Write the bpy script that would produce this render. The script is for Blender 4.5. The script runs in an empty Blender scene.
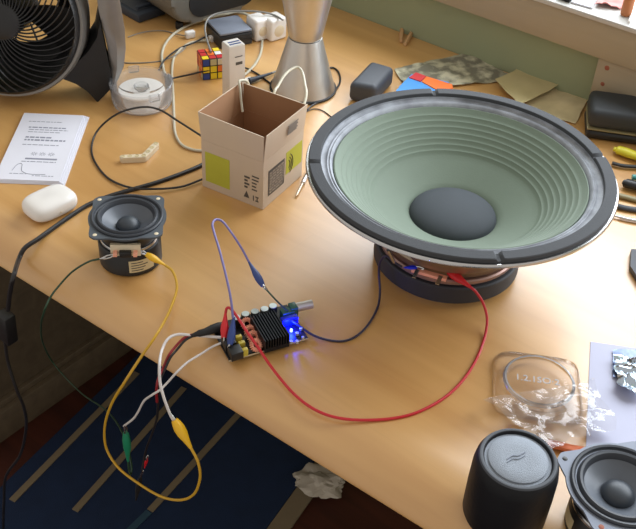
import bpy, bmesh, math, random
from mathutils import Vector, Matrix, noise
random.seed(7)
C = bpy.context.scene.collection
PI = math.pi
# ------------------------------------------------------------------ camera
DZ = 0.75                                   # desk top above the floor
F, PITCH, ROLL, YAW, CH = 950.0, math.radians(39.1), math.radians(3.7), math.radians(36), 0.64
def axes():
    fw = Vector((0, math.cos(PITCH), -math.sin(PITCH))); r0 = Vector((1, 0, 0)); u0 = r0.cross(fw)
    r = math.cos(ROLL)*r0 + math.sin(ROLL)*u0; u = -math.sin(ROLL)*r0 + math.cos(ROLL)*u0
    M = Matrix.Rotation(YAW, 3, 'Z')
    return M@r, M@u, M@fw
AR, AU, AF = axes()
CAM = Vector((0, 0, DZ+CH))
def ray(x, y): return AR*((x-318)/F) - AU*((y-264.5)/F) + AF
def P(x, y, z=0.0):                          # the point at height z above the desk top seen at a pixel
    d = ray(x, y); return CAM + d*((DZ+z-CAM.z)/d.z)
def PY(x, y, Y):
    d = ray(x, y); return CAM + d*(Y/d.y)
def PN(x, y, q, n):
    d = ray(x, y); return CAM + d*((q-CAM).dot(n)/d.dot(n))
cd = bpy.data.cameras.new('camera'); cam = bpy.data.objects.new('camera', cd); C.objects.link(cam)
cd.sensor_width = 36; cd.lens = F/636*36; cd.clip_start = .01; cd.clip_end = 50
m4 = Matrix((AR, AU, -AF)).transposed().to_4x4(); m4.translation = CAM; cam.matrix_world = m4
bpy.context.scene.camera = cam

# ------------------------------------------------------------------ materials
def lin(c): return tuple(((v/255)/12.92 if v <= 10 else (((v/255)+.055)/1.055)**2.4) for v in c)+(1,)
def mat(name, rgb, rough=.5, metal=0, var=.08, scale=60, bump=0, bscale=200, coat=0, emit=None, es=0, spec=None, ramp=0):
    m = bpy.data.materials.new(name); m.use_nodes = True; nt = m.node_tree; b = nt.nodes['Principled BSDF']
    b.inputs['Roughness'].default_value = rough; b.inputs['Metallic'].default_value = metal
    if spec is not None: b.inputs['Specular IOR Level'].default_value = spec
    if coat: b.inputs['Coat Weight'].default_value = coat
    tc = nt.nodes.new('ShaderNodeTexCoord'); nz = nt.nodes.new('ShaderNodeTexNoise'); nz.inputs['Scale'].default_value = scale; nz.inputs['Detail'].default_value = 4
    nt.links.new(tc.outputs['Object'], nz.inputs['Vector'])
    mx = nt.nodes.new('ShaderNodeMix'); mx.data_type = 'RGBA'; c = lin(rgb)
    mx.inputs[6].default_value = tuple(v*(1-var) for v in c[:3])+(1,); mx.inputs[7].default_value = tuple(min(1, v*(1+var)) for v in c[:3])+(1,)
    mq = nt.nodes.new('ShaderNodeMapRange'); mq.inputs[1].default_value = .5*ramp-.0; mq.inputs[2].default_value = 1-.45*ramp; nt.links.new(nz.outputs['Fac'], mq.inputs[0])
    nt.links.new(mq.outputs[0], mx.inputs[0]); nt.links.new(mx.outputs[2], b.inputs['Base Color'])
    if bump:
        n2 = nt.nodes.new('ShaderNodeTexNoise'); n2.inputs['Scale'].default_value = bscale; nt.links.new(tc.outputs['Object'], n2.inputs['Vector'])
        bp = nt.nodes.new('ShaderNodeBump'); bp.inputs['Strength'].default_value = bump; bp.inputs['Distance'].default_value = .001
        nt.links.new(n2.outputs['Fac'], bp.inputs['Height']); nt.links.new(bp.outputs['Normal'], b.inputs['Normal'])
    if emit: b.inputs['Emission Color'].default_value = lin(emit); b.inputs['Emission Strength'].default_value = es
    return m
def clear(name, tint=(255, 255, 255), gl=.16, rough=.1, base=.05):
    m = bpy.data.materials.new(name); m.use_nodes = True; nt = m.node_tree; nt.nodes.clear()
    out = nt.nodes.new('ShaderNodeOutputMaterial'); tr = nt.nodes.new('ShaderNodeBsdfTransparent'); g = nt.nodes.new('ShaderNodeBsdfGlossy'); df = nt.nodes.new('ShaderNodeBsdfDiffuse')
    tr.inputs[0].default_value = lin(tint); g.inputs['Roughness'].default_value = rough; df.inputs[0].default_value = lin((235, 235, 240))
    lw = nt.nodes.new('ShaderNodeLayerWeight'); lw.inputs[0].default_value = gl
    m1 = nt.nodes.new('ShaderNodeMixShader'); m2 = nt.nodes.new('ShaderNodeMixShader'); m1.inputs[0].default_value = base
    nt.links.new(tr.outputs[0], m1.inputs[1]); nt.links.new(df.outputs[0], m1.inputs[2])
    nt.links.new(lw.outputs['Fresnel'], m2.inputs[0]); nt.links.new(m1.outputs[0], m2.inputs[1]); nt.links.new(g.outputs[0], m2.inputs[2]); nt.links.new(m2.outputs[0], out.inputs[0])
    return m
def wood(name, c1, c2, rough, sx=2.0, sy=26.0, plank=.0):
    m = bpy.data.materials.new(name); m.use_nodes = True; nt = m.node_tree; b = nt.nodes['Principled BSDF']; L = nt.links.new
    tc = nt.nodes.new('ShaderNodeTexCoord'); mp = nt.nodes.new('ShaderNodeMapping'); mp.inputs['Scale'].default_value = (sx, sy, sy); L(tc.outputs['Object'], mp.inputs[0])
    n = nt.nodes.new('ShaderNodeTexNoise'); n.inputs['Scale'].default_value = 1.6; n.inputs['Detail'].default_value = 6; n.inputs['Distortion'].default_value = .6; L(mp.outputs[0], n.inputs[0])
    r = nt.nodes.new('ShaderNodeValToRGB'); r.color_ramp.elements[0].position = .3; r.color_ramp.elements[1].position = .75
    r.color_ramp.elements[0].color = lin(c1); r.color_ramp.elements[1].color = lin(c2); L(n.outputs['Fac'], r.inputs[0])
    n2 = nt.nodes.new('ShaderNodeTexNoise'); n2.inputs['Scale'].default_value = 9; n2.inputs['Detail'].default_value = 5; L(tc.outputs['Object'], n2.inputs[0])
    mr = nt.nodes.new('ShaderNodeMapRange'); mr.inputs[3].default_value = rough-.07; mr.inputs[4].default_value = rough+.09; L(n2.outputs['Fac'], mr.inputs[0]); L(mr.outputs[0], b.inputs['Roughness'])
    if plank:
        bk = nt.nodes.new('ShaderNodeTexBrick'); bk.inputs['Scale'].default_value = 1; bk.inputs['Brick Width'].default_value = .9; bk.inputs['Row Height'].default_value = plank; bk.inputs['Mortar Size'].default_value = .0004
        bk.inputs['Color1'].default_value = (.965, .96, .95, 1); bk.inputs['Color2'].default_value = (1, 1, 1, 1); bk.inputs['Mortar'].default_value = (.95, .94, .92, 1); L(tc.outputs['Object'], bk.inputs[0])
        mu = nt.nodes.new('ShaderNodeMix'); mu.data_type = 'RGBA'; mu.blend_type = 'MULTIPLY'; mu.inputs[0].default_value = 1; L(r.outputs[0], mu.inputs[6]); L(bk.outputs[0], mu.inputs[7]); L(mu.outputs[2], b.inputs['Base Color'])
    else: L(r.outputs[0], b.inputs['Base Color'])
    return m
M = {}
M['desk'] = wood('desk_wood', (197, 145, 80), (216, 168, 102), .42, 1.6, 20, .062)
b_ = M['desk'].node_tree.nodes['Principled BSDF']; b_.inputs['Coat Weight'].default_value = 1; b_.inputs['Coat Roughness'].default_value = .33; b_.inputs['Coat IOR'].default_value = 1.75
M['floor'] = wood('floor_wood', (58, 26, 18), (84, 40, 28), .5, 2, 18)
M['sill'] = wood('sill_wood', (158, 144, 120), (170, 156, 132), .5)
M['panel'] = wood('panel_wood', (86, 74, 58), (104, 90, 70), .6)
M['white_paint'] = mat('white_paint', (186, 184, 180), .4)
M['green_wall'] = mat('green_wall', (150, 157, 124), .75, var=.05, scale=8)
M['rug'] = mat('rug_navy', (17, 38, 70), .95, var=.25, scale=30, bump=.8, bscale=500)
M['rug_stripe'] = mat('rug_stripe', (128, 114, 90), .95, var=.1)
M['rug_teal'] = mat('rug_teal', (44, 74, 92), .95)
M['black'] = mat('black_plastic', (26, 26, 28), .4)
M['black_matte'] = mat('black_matte', (16, 17, 22), .5, bump=.2, spec=.25)
M['vane'] = mat('glossy_vane', (24, 24, 26), .16)
M['black_soft'] = mat('black_soft', (48, 52, 56), .6)
M['charger_white'] = mat('charger_white', (214, 206, 198), .4)
M['rubber'] = mat('black_rubber', (22, 22, 24), .6)
M['charcoal'] = mat('charcoal_plastic', (62, 66, 74), .55)
M['slate'] = mat('slate_plastic', (52, 60, 72), .55)
M['gasket'] = mat('gasket_paper', (64, 66, 70), .85, bump=.3, bscale=900)
M['dusty'] = mat('dusty_surround', (140, 144, 152), .6, var=.4, scale=45, ramp=.6)
M['cone_green'] = mat('cone_green', (108, 122, 107), .72, var=.05, scale=80, bump=.15, bscale=700)
M['dustcap'] = mat('dustcap_grey', (62, 68, 74), .8, var=.12, scale=50)
M['steel'] = mat('steel', (196, 196, 198), .25, 1)
M['zinc'] = mat('zinc_basket', (176, 160, 140), .38, 1)
M['ferrite'] = mat('ferrite_dark', (46, 48, 54), .6, var=.15)
M['copperplate'] = mat('plated_ring', (160, 132, 124), .4, .7)
M['silver'] = mat('brushed_silver', (205, 204, 202), .42, 1, bump=.1, bscale=90)
M['fan_silver'] = mat('fan_silver', (136, 132, 128), .36, .5)
M['cone_small'] = mat('poly_cone', (88, 94, 104), .38)
M['plate_grey'] = mat('steel_plate_grey', (84, 90, 98), .5, .2)
M['plate_light'] = mat('plate_light', (122, 128, 142), .5, .2)
M['surround'] = mat('rubber_surround', (50, 54, 62), .5)
M['cap_small'] = mat('small_cap', (54, 60, 68), .45)
M['card'] = mat('cardboard_white', (204, 186, 164), .8, var=.03)
M['card_in'] = mat('cardboard_inside', (158, 118, 86), .9, var=.06)
M['lime'] = mat('lime_print', (186, 186, 62), .75)
M['ink'] = mat('dark_print', (84, 78, 72), .8)
M['ink_soft'] = mat('soft_print', (134, 124, 114), .8)
M['paper'] = mat('white_paper', (222, 222, 232), .8, var=.02)
M['paper2'] = mat('lavender_sheet', (176, 178, 202), .5, var=.03)
M['greyink'] = mat('grey_print', (140, 142, 156), .8)
M['manila'] = mat('manila_paper', (194, 180, 134), .85, var=.05)
M['manila2'] = mat('buff_paper', (206, 190, 150), .85, var=.12, scale=30, ramp=.7)
M['white_pl'] = mat('white_plastic', (236, 232, 228), .25, var=.02)
M['cream_pl'] = mat('cream_plastic', (222, 208, 180), .4)
M['cable_white'] = mat('cable_white', (190, 184, 164), .45)
M['cable_grey'] = mat('cable_grey', (128, 126, 122), .45)
M['cable_black'] = mat('cable_black', (32, 30, 32), .4)
M['wire_white'] = mat('wire_white', (214, 208, 206), .4)
M['wire_yellow'] = mat('wire_yellow', (206, 160, 44), .4)
M['boot_yellow'] = mat('boot_yellow', (232, 180, 30), .4)
M['wire_green'] = mat('wire_green', (34, 66, 44), .4)
M['boot_green'] = mat('boot_green', (22, 128, 92), .4)
M['wire_red'] = mat('wire_red', (196, 34, 46), .35)
M['wire_darkred'] = mat('wire_darkred', (140, 26, 36), .4)
M['boot_red'] = mat('boot_red', (206, 30, 40), .4)
M['wire_violet'] = mat('wire_violet', (116, 108, 168), .4)
M['wire_navy'] = mat('wire_navy', (40, 36, 60), .4)
M['boot_blue'] = mat('boot_blue', (44, 66, 130), .4)
M['pcb'] = mat('pcb_black', (24, 24, 30), .4)
M['pcb_edge'] = mat('pcb_edge', (196, 180, 150), .5)
M['heatsink'] = mat('heatsink_black', (24, 26, 34), .35, .5)
M['copper'] = mat('copper_coil', (250, 176, 148), .35, .1)
M['yellow_cap'] = mat('yellow_film', (206, 186, 70), .4)
M['cap_top'] = mat('capacitor_top', (206, 214, 218), .3, .6)
M['green_block'] = mat('green_terminal', (44, 92, 82), .4)
M['blue_block'] = mat('blue_terminal', (22, 44, 230), .4)
M['led'] = mat('blue_led', (120, 140, 255), .3, emit=(90, 110, 255), es=9)
M['red'] = mat('cube_red', (190, 44, 46), .4); M['yellow'] = mat('cube_yellow', (232, 204, 40), .4); M['blue'] = mat('cube_blue', (40, 66, 140), .4)
M['orange'] = mat('cube_orange', (236, 120, 50), .4); M['cube_white'] = mat('cube_white', (225, 225, 225), .4)
M['blue_card'] = mat('blue_card', (70, 150, 226), .6); M['red_card'] = mat('red_card', (206, 48, 54), .6); M['orange_card'] = mat('orange_card', (248, 120, 44), .6)
M['note'] = mat('printed_note', (170, 166, 144), .8, var=.5, scale=48, ramp=.85)
M['clear'] = clear('clear_plastic'); M['frost'] = clear('frosted_plastic', gl=.2, rough=.25, base=.16); M['bag'] = clear('clear_bag', gl=.38, rough=.12, base=.09)
M['ring_clear'] = clear('ring_clear', gl=.3, rough=.15, base=.3)
M['glint_text'] = clear('glint_letters', gl=.3, rough=.2, base=.65)  # whitish diffuse share paints the glints on the clear embossed letters
M['foil'] = mat('antistatic_foil', (190, 204, 220), .18, .9); M['foil_dark'] = mat('antistatic_dark', (110, 122, 150), .3, .6)
M['orange_bit'] = mat('orange_plastic', (226, 120, 74), .45)
M['pegwood'] = wood('peg_wood', (192, 150, 104), (210, 170, 124), .6)
M['tool_yellow'] = mat('tool_yellow', (212, 202, 48), .4); M['tool_teal'] = mat('tool_teal', (70, 150, 150), .4); M['olive'] = mat('olive_handle', (140, 130, 96), .45)
M['mesh_grey'] = mat('fabric_grille', (150, 158, 170), .7, bump=.8, bscale=1500)
M['grey_app'] = mat('appliance_grey', (106, 104, 98), .45)
M['pink'] = mat('pink_cloth', (196, 130, 126), .8); M['terracotta'] = mat('terracotta', (190, 120, 76), .6)
M['tissue'] = mat('tissue', (186, 178, 164), .9); M['knot'] = mat('knot_red', (150, 84, 62), .6)

# ------------------------------------------------------------------ geometry helpers
def NB(): return bmesh.new()
def T(x=0, y=0, z=0): return Matrix.Translation((x, y, z))
def R(a, ax='Z'): return Matrix.Rotation(a, 4, ax)
def box(bm, x0, x1, y0, y1, z0, z1, mx=None, bev=0, seg=2):
    t = NB(); bmesh.ops.create_cube(t, size=1, matrix=T((x0+x1)/2, (y0+y1)/2, (z0+z1)/2)@Matrix.Diagonal((x1-x0, y1-y0, z1-z0, 1)))
    if bev: bmesh.ops.bevel(t, geom=t.edges[:], offset=bev, segments=seg, affect='EDGES', profile=.5)
    merge(bm, t, mx)
def merge(bm, t, mx=None):
    if mx is not None: bmesh.ops.transform(t, matrix=mx, verts=t.verts)
    me = bpy.data.meshes.new('tmp'); t.to_mesh(me); t.free(); bm.from_mesh(me); bpy.data.meshes.remove(me)
def lathe(bm, prof, n=64, mx=None, close=False):
    t = NB(); rings = []
    for r, z in prof:
        if r < 1e-6: rings.append([t.verts.new((0, 0, z))])
        else: rings.append([t.verts.new((r*math.cos(2*PI*i/n), r*math.sin(2*PI*i/n), z)) for i in range(n)])
    pr = list(zip(rings, rings[1:])) + ([(rings[-1], rings[0])] if close else [])
    for a, b in pr:
        for i in range(n):
            j = (i+1) % n
            if len(a) == 1 and len(b) == 1: continue
            if len(a) == 1: t.faces.new((a[0], b[j], b[i]))
            elif len(b) == 1: t.faces.new((a[i], a[j], b[0]))
            else: t.faces.new((a[i], a[j], b[j], b[i]))
    merge(bm, t, mx)
def cyl(bm, r, z0, z1, mx=None, n=24, bev=0):
    if bev: lathe(bm, [(0, z0), (r-bev, z0), (r, z0+bev), (r, z1-bev), (r-bev, z1), (0, z1)], n, mx)
    else: lathe(bm, [(0, z0), (r, z0), (r, z1), (0, z1)], n, mx)
def cr(pts, k=8):                            # smooth curve through points
    pts = [Vector(p) for p in pts]
    if len(pts) < 3: return pts
    q = [pts[0]*2-pts[1]]+pts+[pts[-1]*2-pts[-2]]; out = []
    for i in range(1, len(q)-2):
        a, b, c, d = q[i-1:i+3]
        for s in range(k):
            t = s/k; out.append(.5*((2*b)+(c-a)*t+(2*a-5*b+4*c-d)*t*t+(3*b-a-3*c+d)*t**3))
    return out+[pts[-1]]
def tube(bm, pts, r, n=8, smooth=8, flat=None, cap=True):
    p = cr(pts, smooth) if smooth else [Vector(v) for v in pts]
    up = Vector((0, 0, 1)); prev = None; t = NB(); rings = []; N = len(p)
    for i, v in enumerate(p):
        d = (p[min(i+1, N-1)]-p[max(i-1, 0)]).normalized()
        a = prev if prev is not None else (up.cross(d) if abs(d.z) < .95 else Vector((1, 0, 0)))
        if flat: a = up.cross(d) if abs(d.z) < .98 else a
        a = (a-d*a.dot(d)).normalized(); b = d.cross(a); prev = a
        rr = r(i/(N-1)) if callable(r) else r; ra, rb = (rr, rr) if not flat else (rr, rr*flat)
        rings.append([t.verts.new(v+a*ra*math.cos(2*PI*k/n)+b*rb*math.sin(2*PI*k/n)) for k in range(n)])
    for a, b in zip(rings, rings[1:]):
        for i in range(n): t.faces.new((a[i], a[(i+1) % n], b[(i+1) % n], b[i]))
    if cap: t.faces.new(rings[0][::-1]); t.faces.new(rings[-1])
    merge(bm, t)
def prism(bm, poly, z0, z1, mx=None, bev=0, seg=2):
    t = NB(); a = [t.verts.new((x, y, z0)) for x, y in poly]; b = [t.verts.new((x, y, z1)) for x, y in poly]; n = len(poly)
    t.faces.new(a[::-1]); t.faces.new(b)
    for i in range(n): t.faces.new((a[i], a[(i+1) % n], b[(i+1) % n], b[i]))
    if bev: bmesh.ops.bevel(t, geom=t.edges[:], offset=bev, segments=seg, affect='EDGES', profile=.5)
    merge(bm, t, mx)
def slab(bm, pts, vec):                      # polygon of 3-D points pushed along vec
    t = NB(); a = [t.verts.new(p) for p in pts]; b = [t.verts.new(Vector(p)+vec) for p in pts]; n = len(pts)
    t.faces.new(a[::-1]); t.faces.new(b)
    for i in range(n): t.faces.new((a[i], a[(i+1) % n], b[(i+1) % n], b[i]))
    merge(bm, t)
def rsq(w, h, r, k=6):
    out = []
    for cx, cy, a0 in ((w/2-r, h/2-r, 0), (-w/2+r, h/2-r, 90), (-w/2+r, -h/2+r, 180), (w/2-r, -h/2+r, 270)):
        for i in range(k+1): a = math.radians(a0+90*i/k); out.append((cx+r*math.cos(a), cy+r*math.sin(a)))
    return out
def crumple(bm, corners, amp, freq, n=24, z0=.001, seed=0, thick=0, mx=None):  # rumpled sheet over a quad of points
    A, B, Cc, D = [Vector(c) for c in corners]; t = NB(); g = []
    for i in range(n+1):
        row = []
        for j in range(n+1):
            u, v = i/n, j/n; p = A*(1-u)*(1-v)+B*u*(1-v)+Cc*u*v+D*(1-u)*v
            s = noise.noise(Vector((p.x*freq, p.y*freq, seed))); s2 = noise.noise(Vector((p.x*freq*2.3, p.y*freq*2.3, seed+9)))
            p = p+Vector((s2*amp*.6, s*amp*.6, z0+amp*(abs(s)*1.3+abs(s2)*.7))); row.append(t.verts.new(p))
        g.append(row)
    for i in range(n):
        for j in range(n): t.faces.new((g[i][j], g[i+1][j], g[i+1][j+1], g[i][j+1]))
    merge(bm, t, mx)
    return bm
# ------------------------------------------------------------------ object helpers
def tag(o, label, cat, group=None):
    o['label'] = label; o['category'] = cat
    if group: o['group'] = group
    return o
def thing(name, label, cat, loc, rot=None, group=None):
    o = bpy.data.objects.new(name, None); C.objects.link(o); o.empty_display_size = .02
    o.matrix_world = T(*loc)@(rot or Matrix()); o.matrix_basis = T(*loc)@(rot or Matrix()); return tag(o, label, cat, group)
def wm(o): return (wm(o.parent) if o.parent else Matrix())@o.matrix_basis
def obj(name, bm, m, parent=None, label=None, smooth=40, world=False, bevel=0):
    if world and parent is not None: bmesh.ops.transform(bm, matrix=wm(parent).inverted(), verts=bm.verts)
    if world and parent is None:
        c = sum((v.co for v in bm.verts), Vector())/len(bm.verts); c.z = min(v.co.z for v in bm.verts); bmesh.ops.translate(bm, vec=-c, verts=bm.verts)
    bmesh.ops.recalc_face_normals(bm, faces=bm.faces)
    me = bpy.data.meshes.new(name); bm.to_mesh(me); bm.free(); o = bpy.data.objects.new(name, me); C.objects.link(o)
    me.materials.append(M[m])
    if smooth: me.polygons.foreach_set('use_smooth', [True]*len(me.polygons)); me.set_sharp_from_angle(angle=math.radians(smooth))
    if parent is not None: o.parent = parent
    elif world: o.location = c
    if label: o['label'] = label
    return o
def struct(name, bm, m, **k):
    o = obj(name, bm, m, world=True, **k); o['kind'] = 'structure'; return o
def B(fn, *a, **k): bm = NB(); fn(bm, *a, **k); return bm
def textbm(s, size, depth=.0003):
    cu = bpy.data.curves.new('t', 'FONT'); cu.body = s; cu.size = size; cu.extrude = depth; cu.align_x = 'CENTER'; cu.align_y = 'CENTER'; cu.resolution_u = 3
    o = bpy.data.objects.new('t', cu); C.objects.link(o); bpy.context.view_layer.update()
    me = bpy.data.meshes.new_from_object(o.evaluated_get(bpy.context.evaluated_depsgraph_get())); bm = NB(); bm.from_mesh(me)
    bpy.data.objects.remove(o); bpy.data.meshes.remove(me); return bm

# ------------------------------------------------------------------ the setting
struct('floor', B(box, -2.4, 1.0, -.8, 1.2, -.02, 0), 'floor')
WY = 1.168
zs0 = PY(520, 30, WY-.02).z; zs1 = PY(580, 11, WY-.02).z        # underside and top of the sill
zb = zs0-DZ
struct('wall_back', B(box, -2.4, 1.0, WY, WY+.15, 0, zs1-.01), 'green_wall')
bm = B(box, -2.4, 1.0, WY-.022, WY+.0, zs0, zs1-.004, bev=.001); struct('trim_1', bm, 'sill')
bm = B(box, -2.4, 1.0, WY-.026, WY+.26, zs1-.004, zs1+.003, bev=.0015); struct('trim_2', bm, 'white_paint')
xp = PY(599, 60, WY-.015).x
bm = B(box, xp, xp+.30, WY-.018, WY, DZ+.0005, zs0-.0002, bev=.001)
pnl = struct('trim_3', bm, 'sill')
bm = NB()
for px, py, s in ((607, 68, .0035), (602.5, 84, .003)):
    q = PY(px, py, WY-.018); lathe(bm, [(0, .0008), (s*.6, .0006), (s, 0), (s, -.001), (0, -.001)], 14, T(q.x, WY-.018, q.z)@R(PI/2, 'X'))
obj('screw_plug', bm, 'knot', pnl, label='reddish round plugs set in the wood', world=True)
# window frame above the sill, open to the sky
wz0, wz1, wx0, wx1 = zs1+.003, zs1+1.15, -1.05, .75
bm = NB()
for a, b, c, d in ((wx0, wx0+.06, wz0, wz1), (wx1-.06, wx1, wz0, wz1), (-.18, -.13, wz0, wz1)): box(bm, a, b, WY+.2, WY+.26, c, d)
box(bm, wx0, wx1, WY+.2, WY+.26, wz1, wz1+.06); box(bm, wx0, wx1, WY+.2, WY+.26, wz0, wz0+.03)
struct('window_1', bm, 'white_paint')
bm = NB(); box(bm, -2.4, wx0, WY, WY+.15, zs1+.003, 2.6); box(bm, wx1, 1.0, WY, WY+.15, zs1+.003, 2.6); box(bm, wx0, wx1, WY, WY+.15, wz1+.06, 2.6)
o = struct('wall_back_upper', bm, 'green_wall'); o.name = 'wall_window'

# ------------------------------------------------------------------ desk
desk = thing('desk', 'large light wooden desk with a rounded front edge under all the electronics', 'desk', (-.5, .8, 0))
prof = [(.500, 0), (.490, -.0003), (.478, -.002), (.466, -.0055), (.455, -.011), (.4465, -.018), (.4425, -.024), (.4415, -.030), (.4435, -.0335), (.448, -.035), (.60, -.035), (WY-.001, -.035), (WY-.001, 0)]
t = NB(); xs = [-1.75, .55]; rows = []
for x in xs: rows.append([t.verts.new((x, y+(.032*(x+.5) if y < .55 else 0), DZ+z)) for y, z in prof])
n = len(prof)
for i in range(n): t.faces.new((rows[0][i], rows[0][(i+1) % n], rows[1][(i+1) % n], rows[1][i]))
t.faces.new(rows[0][::-1]); t.faces.new(rows[1])
obj('tabletop', t, 'desk', desk, world=True, smooth=25)
bm = B(box, -1.75, -1.135, .56, 1.12, .085, DZ-.036, bev=.002)
pd = obj('drawer_pedestal', bm, 'panel', desk, world=True, label='dark brown-grey panelled side under the desktop')
bm = B(box, -1.74, -1.118, .52, 1.13, .0, .07, bev=.003); obj('plinth', bm, 'panel', desk, world=True)
bm = B(box, -1.75, -1.128, .545, 1.125, .07, .0845, bev=.002); obj('plinth_moulding', bm, 'panel', desk, world=True)
bm = B(box, .40, .46, .55, .61, 0, DZ-.036); obj('leg', bm, 'desk', desk, world=True)
bm = B(box, .40, .46, 1.08, 1.14, 0, DZ-.036); obj('leg', bm, 'desk', desk, world=True)

# ------------------------------------------------------------------ rug and floor
rc = [P(-6, 497, -.75), P(134, 361, -.75)]
dv = (rc[1]-rc[0]).normalized(); nv = Vector((dv.y, -dv.x, 0))
A0 = rc[0]-dv*.45; wr = .44
rug = thing('striped_rug', 'navy blue rug with narrow beige stripes on the dark floor', 'rug', (A0.x, A0.y, .0))
def rp(s, w): return A0+dv*s+nv*w
right_w = (P(300, 484, -.75)-A0).dot(nv)
L_ = .93
bm = NB(); slab(bm, [Vector((*rp(0, 0).xy, .001)), Vector((*rp(0, right_w).xy, .001)), Vector((*rp(L_, right_w).xy, .001)), Vector((*rp(L_, 0).xy, .001))], Vector((0, 0, .007)))
obj('pile', bm, 'rug', rug, world=True)
for (a, b, mm) in (((12, 501), (137, 373), 'rug_stripe'), ((75, 511), (184, 388), 'rug_stripe'), ((150, 511), (238, 415), 'rug_stripe'), ((112, 548), (149, 512), 'rug_teal')):
    p, q = P(*a, -.742), P(*b, -.742); d = (q-p)
    if a[0] == 150: q = p+d*2.0
    s = Vector((d.y, -d.x, 0)).normalized()*.0062; p.z = q.z = .0082
    bm = NB(); slab(bm, [p-s, p+s, q+s, q-s], Vector((0, 0, .0016))); obj('stripe', bm, mm, rug, world=True, label='muted teal stripe' if mm == 'rug_teal' else None)
bm = NB(); slab(bm, [Vector((*rp(0, right_w+.001).xy, .001)), Vector((*rp(0, right_w+.035).xy, .001)), Vector((*rp(L_, right_w+.035).xy, .001)), Vector((*rp(L_, right_w+.001).xy, .001))], Vector((0, 0, .006)))
obj('border', bm, 'rug_stripe', rug, world=True, label='beige woven edge of the rug')
q = P(322, 489, -.75)
bm = NB(); bmesh.ops.create_icosphere(bm, subdivisions=4, radius=1)
for v in bm.verts:
    n_ = v.co.normalized(); k = 1+.55*noise.noise(n_*1.7)+.35*abs(noise.noise(n_*4)); v.co = Vector((n_.x*.042*k, n_.y*.027*k, .013+max(-.013, n_.z*.016*k)))
bmesh.ops.transform(bm, matrix=T(q.x, q.y, .0095)@R(math.radians(30)), verts=bm.verts)
tag(obj('crumpled_tissue', bm, 'tissue', world=True, smooth=20), 'crumpled off-white tissue lying on the dark floor beside the blue rug', 'tissue')

# ------------------------------------------------------------------ big loudspeaker
RC = Vector((-.3640, .7340, DZ))
big = thing('guitar_speaker', 'large round twelve-inch loudspeaker with sage green ribbed cone, face up on its magnet', 'loudspeaker', RC)
obj('back_plate', B(lathe, [(0, .0), (.0700, .0), (.0715, .0015), (.0715, .0045), (.0700, .006), (0, .006)], 80), 'steel', big)
obj('magnet', B(lathe, [(0, .006), (.0765, .006), (.078, .0075), (.078, .0255), (.0765, .027), (0, .027)], 96), 'ferrite', big, label='dark grey ferrite ring')
obj('top_plate', B(lathe, [(0, .027), (.0725, .027), (.074, .0285), (.074, .032), (.0725, .0335), (.05, .0335)], 96), 'copperplate', big, label='dull pinkish plated ring')
# basket: hub, spokes, rim
bm = NB(); lathe(bm, [(.055, .0336), (.068, .0336), (.0725, .037), (.0745, .045), (.070, .050), (.066, .046), (.055, .040)], 96, close=True)
for k in range(4):
    a0 = PI/4+k*PI/2+math.radians(-14); prof = [(.072, .042), (.084, .052), (.100, .070), (.117, .090), (.131, .108), (.140, .1155)]
    t = NB(); W = 12; rows = []
    for r_, z_ in prof:
        hw = .40
        rows.append([(t.verts.new((r_*math.cos(a0-hw+2*hw*i/W), r_*math.sin(a0-hw+2*hw*i/W), z_)), t.verts.new(((r_-.0015)*math.cos(a0-hw+2*hw*i/W), (r_-.0015)*math.sin(a0-hw+2*hw*i/W), z_+.0015))) for i in range(W+1)])
    for ra, rb in zip(rows, rows[1:]):
        for i in range(W):
            t.faces.new((ra[i][0], ra[i+1][0], rb[i+1][0], rb[i][0])); t.faces.new((ra[i][1], rb[i][1], rb[i+1][1], ra[i+1][1]))
        t.faces.new((ra[0][0], rb[0][0], rb[0][1], ra[0][1])); t.faces.new((ra[W][0], ra[W][1], rb[W][1], rb[W][0]))
    merge(bm, t)
lathe(bm, [(.134, .110), (.142, .1155), (.1500, .1165), (.1515, .1175), (.1515, .1195), (.150, .1212), (.1430, .1180), (.139, .1168), (.131, .110)], 128, close=True)
obj('basket', bm, 'zinc', big, label='bright pressed metal frame')
obj('rim_edge', B(lathe, [(.1512, .1168), (.1552, .1168), (.1562, .1176), (.1562, .1202), (.1553, .1214), (.1512, .1214)], 128, close=True), 'steel', big, label='thin bright metal rim')
# gasket with four notches
notch = []
for px, py in ((310, 163.5), (434, 94), (603, 157.5), (499, 258)):
    q = P(px, py, .123)-RC; notch.append(math.atan2(q.y, q.x))
t = NB(); N = 360; prev = None; first = None; outer = .1532
rows = []
for i in range(N):
    a = 2*PI*i/N; isn = any(abs((a-b+PI) % (2*PI)-PI) < .018 for b in notch); zt = .1232 if isn else .1262; ri = .1412
    rows.append([t.verts.new((r_*math.cos(a), r_*math.sin(a), z_)) for r_, z_ in ((ri, .1216), (ri, zt-.0006), (ri+.0006, zt), (outer-.0008, zt), (outer, zt-.0008), (outer, .1216))])
for i in range(N):
    a, b = rows[i], rows[(i+1) % N]
    for k in range(6): t.faces.new((a[k], a[(k+1) % 6], b[(k+1) % 6], b[k]))
obj('gasket', t, 'gasket', big, label='dark grey ring with four notches')
obj('surround', B(lathe, [(.1410, .1222), (.1408, .1200), (.1375, .1185), (.1355, .1190), (.1345, .1200), (.1330, .1190), (.1318, .1200), (.1303, .1190), (.1292, .1165), (.1285, .1150)], 128), 'dusty', big, label='dusty grey outer roll')
cp = [(.1285, .1150), (.1280, .1168), (.1268, .1172), (.1255, .1160), (.1225, .1135)]
r = .1205; z = .1118
for k in range(7):                              # concentric ribs
    cp += [(r, z), (r-.0012, z-.0002), (r-.0022, z-.0014), (r-.0037, z-.0030)]; r -= .0053; z -= .0043
while r > .047:
    cp.append((r, z)); r -= .006; z -= .0029
cp.append((.045, z))
zc = z
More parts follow.
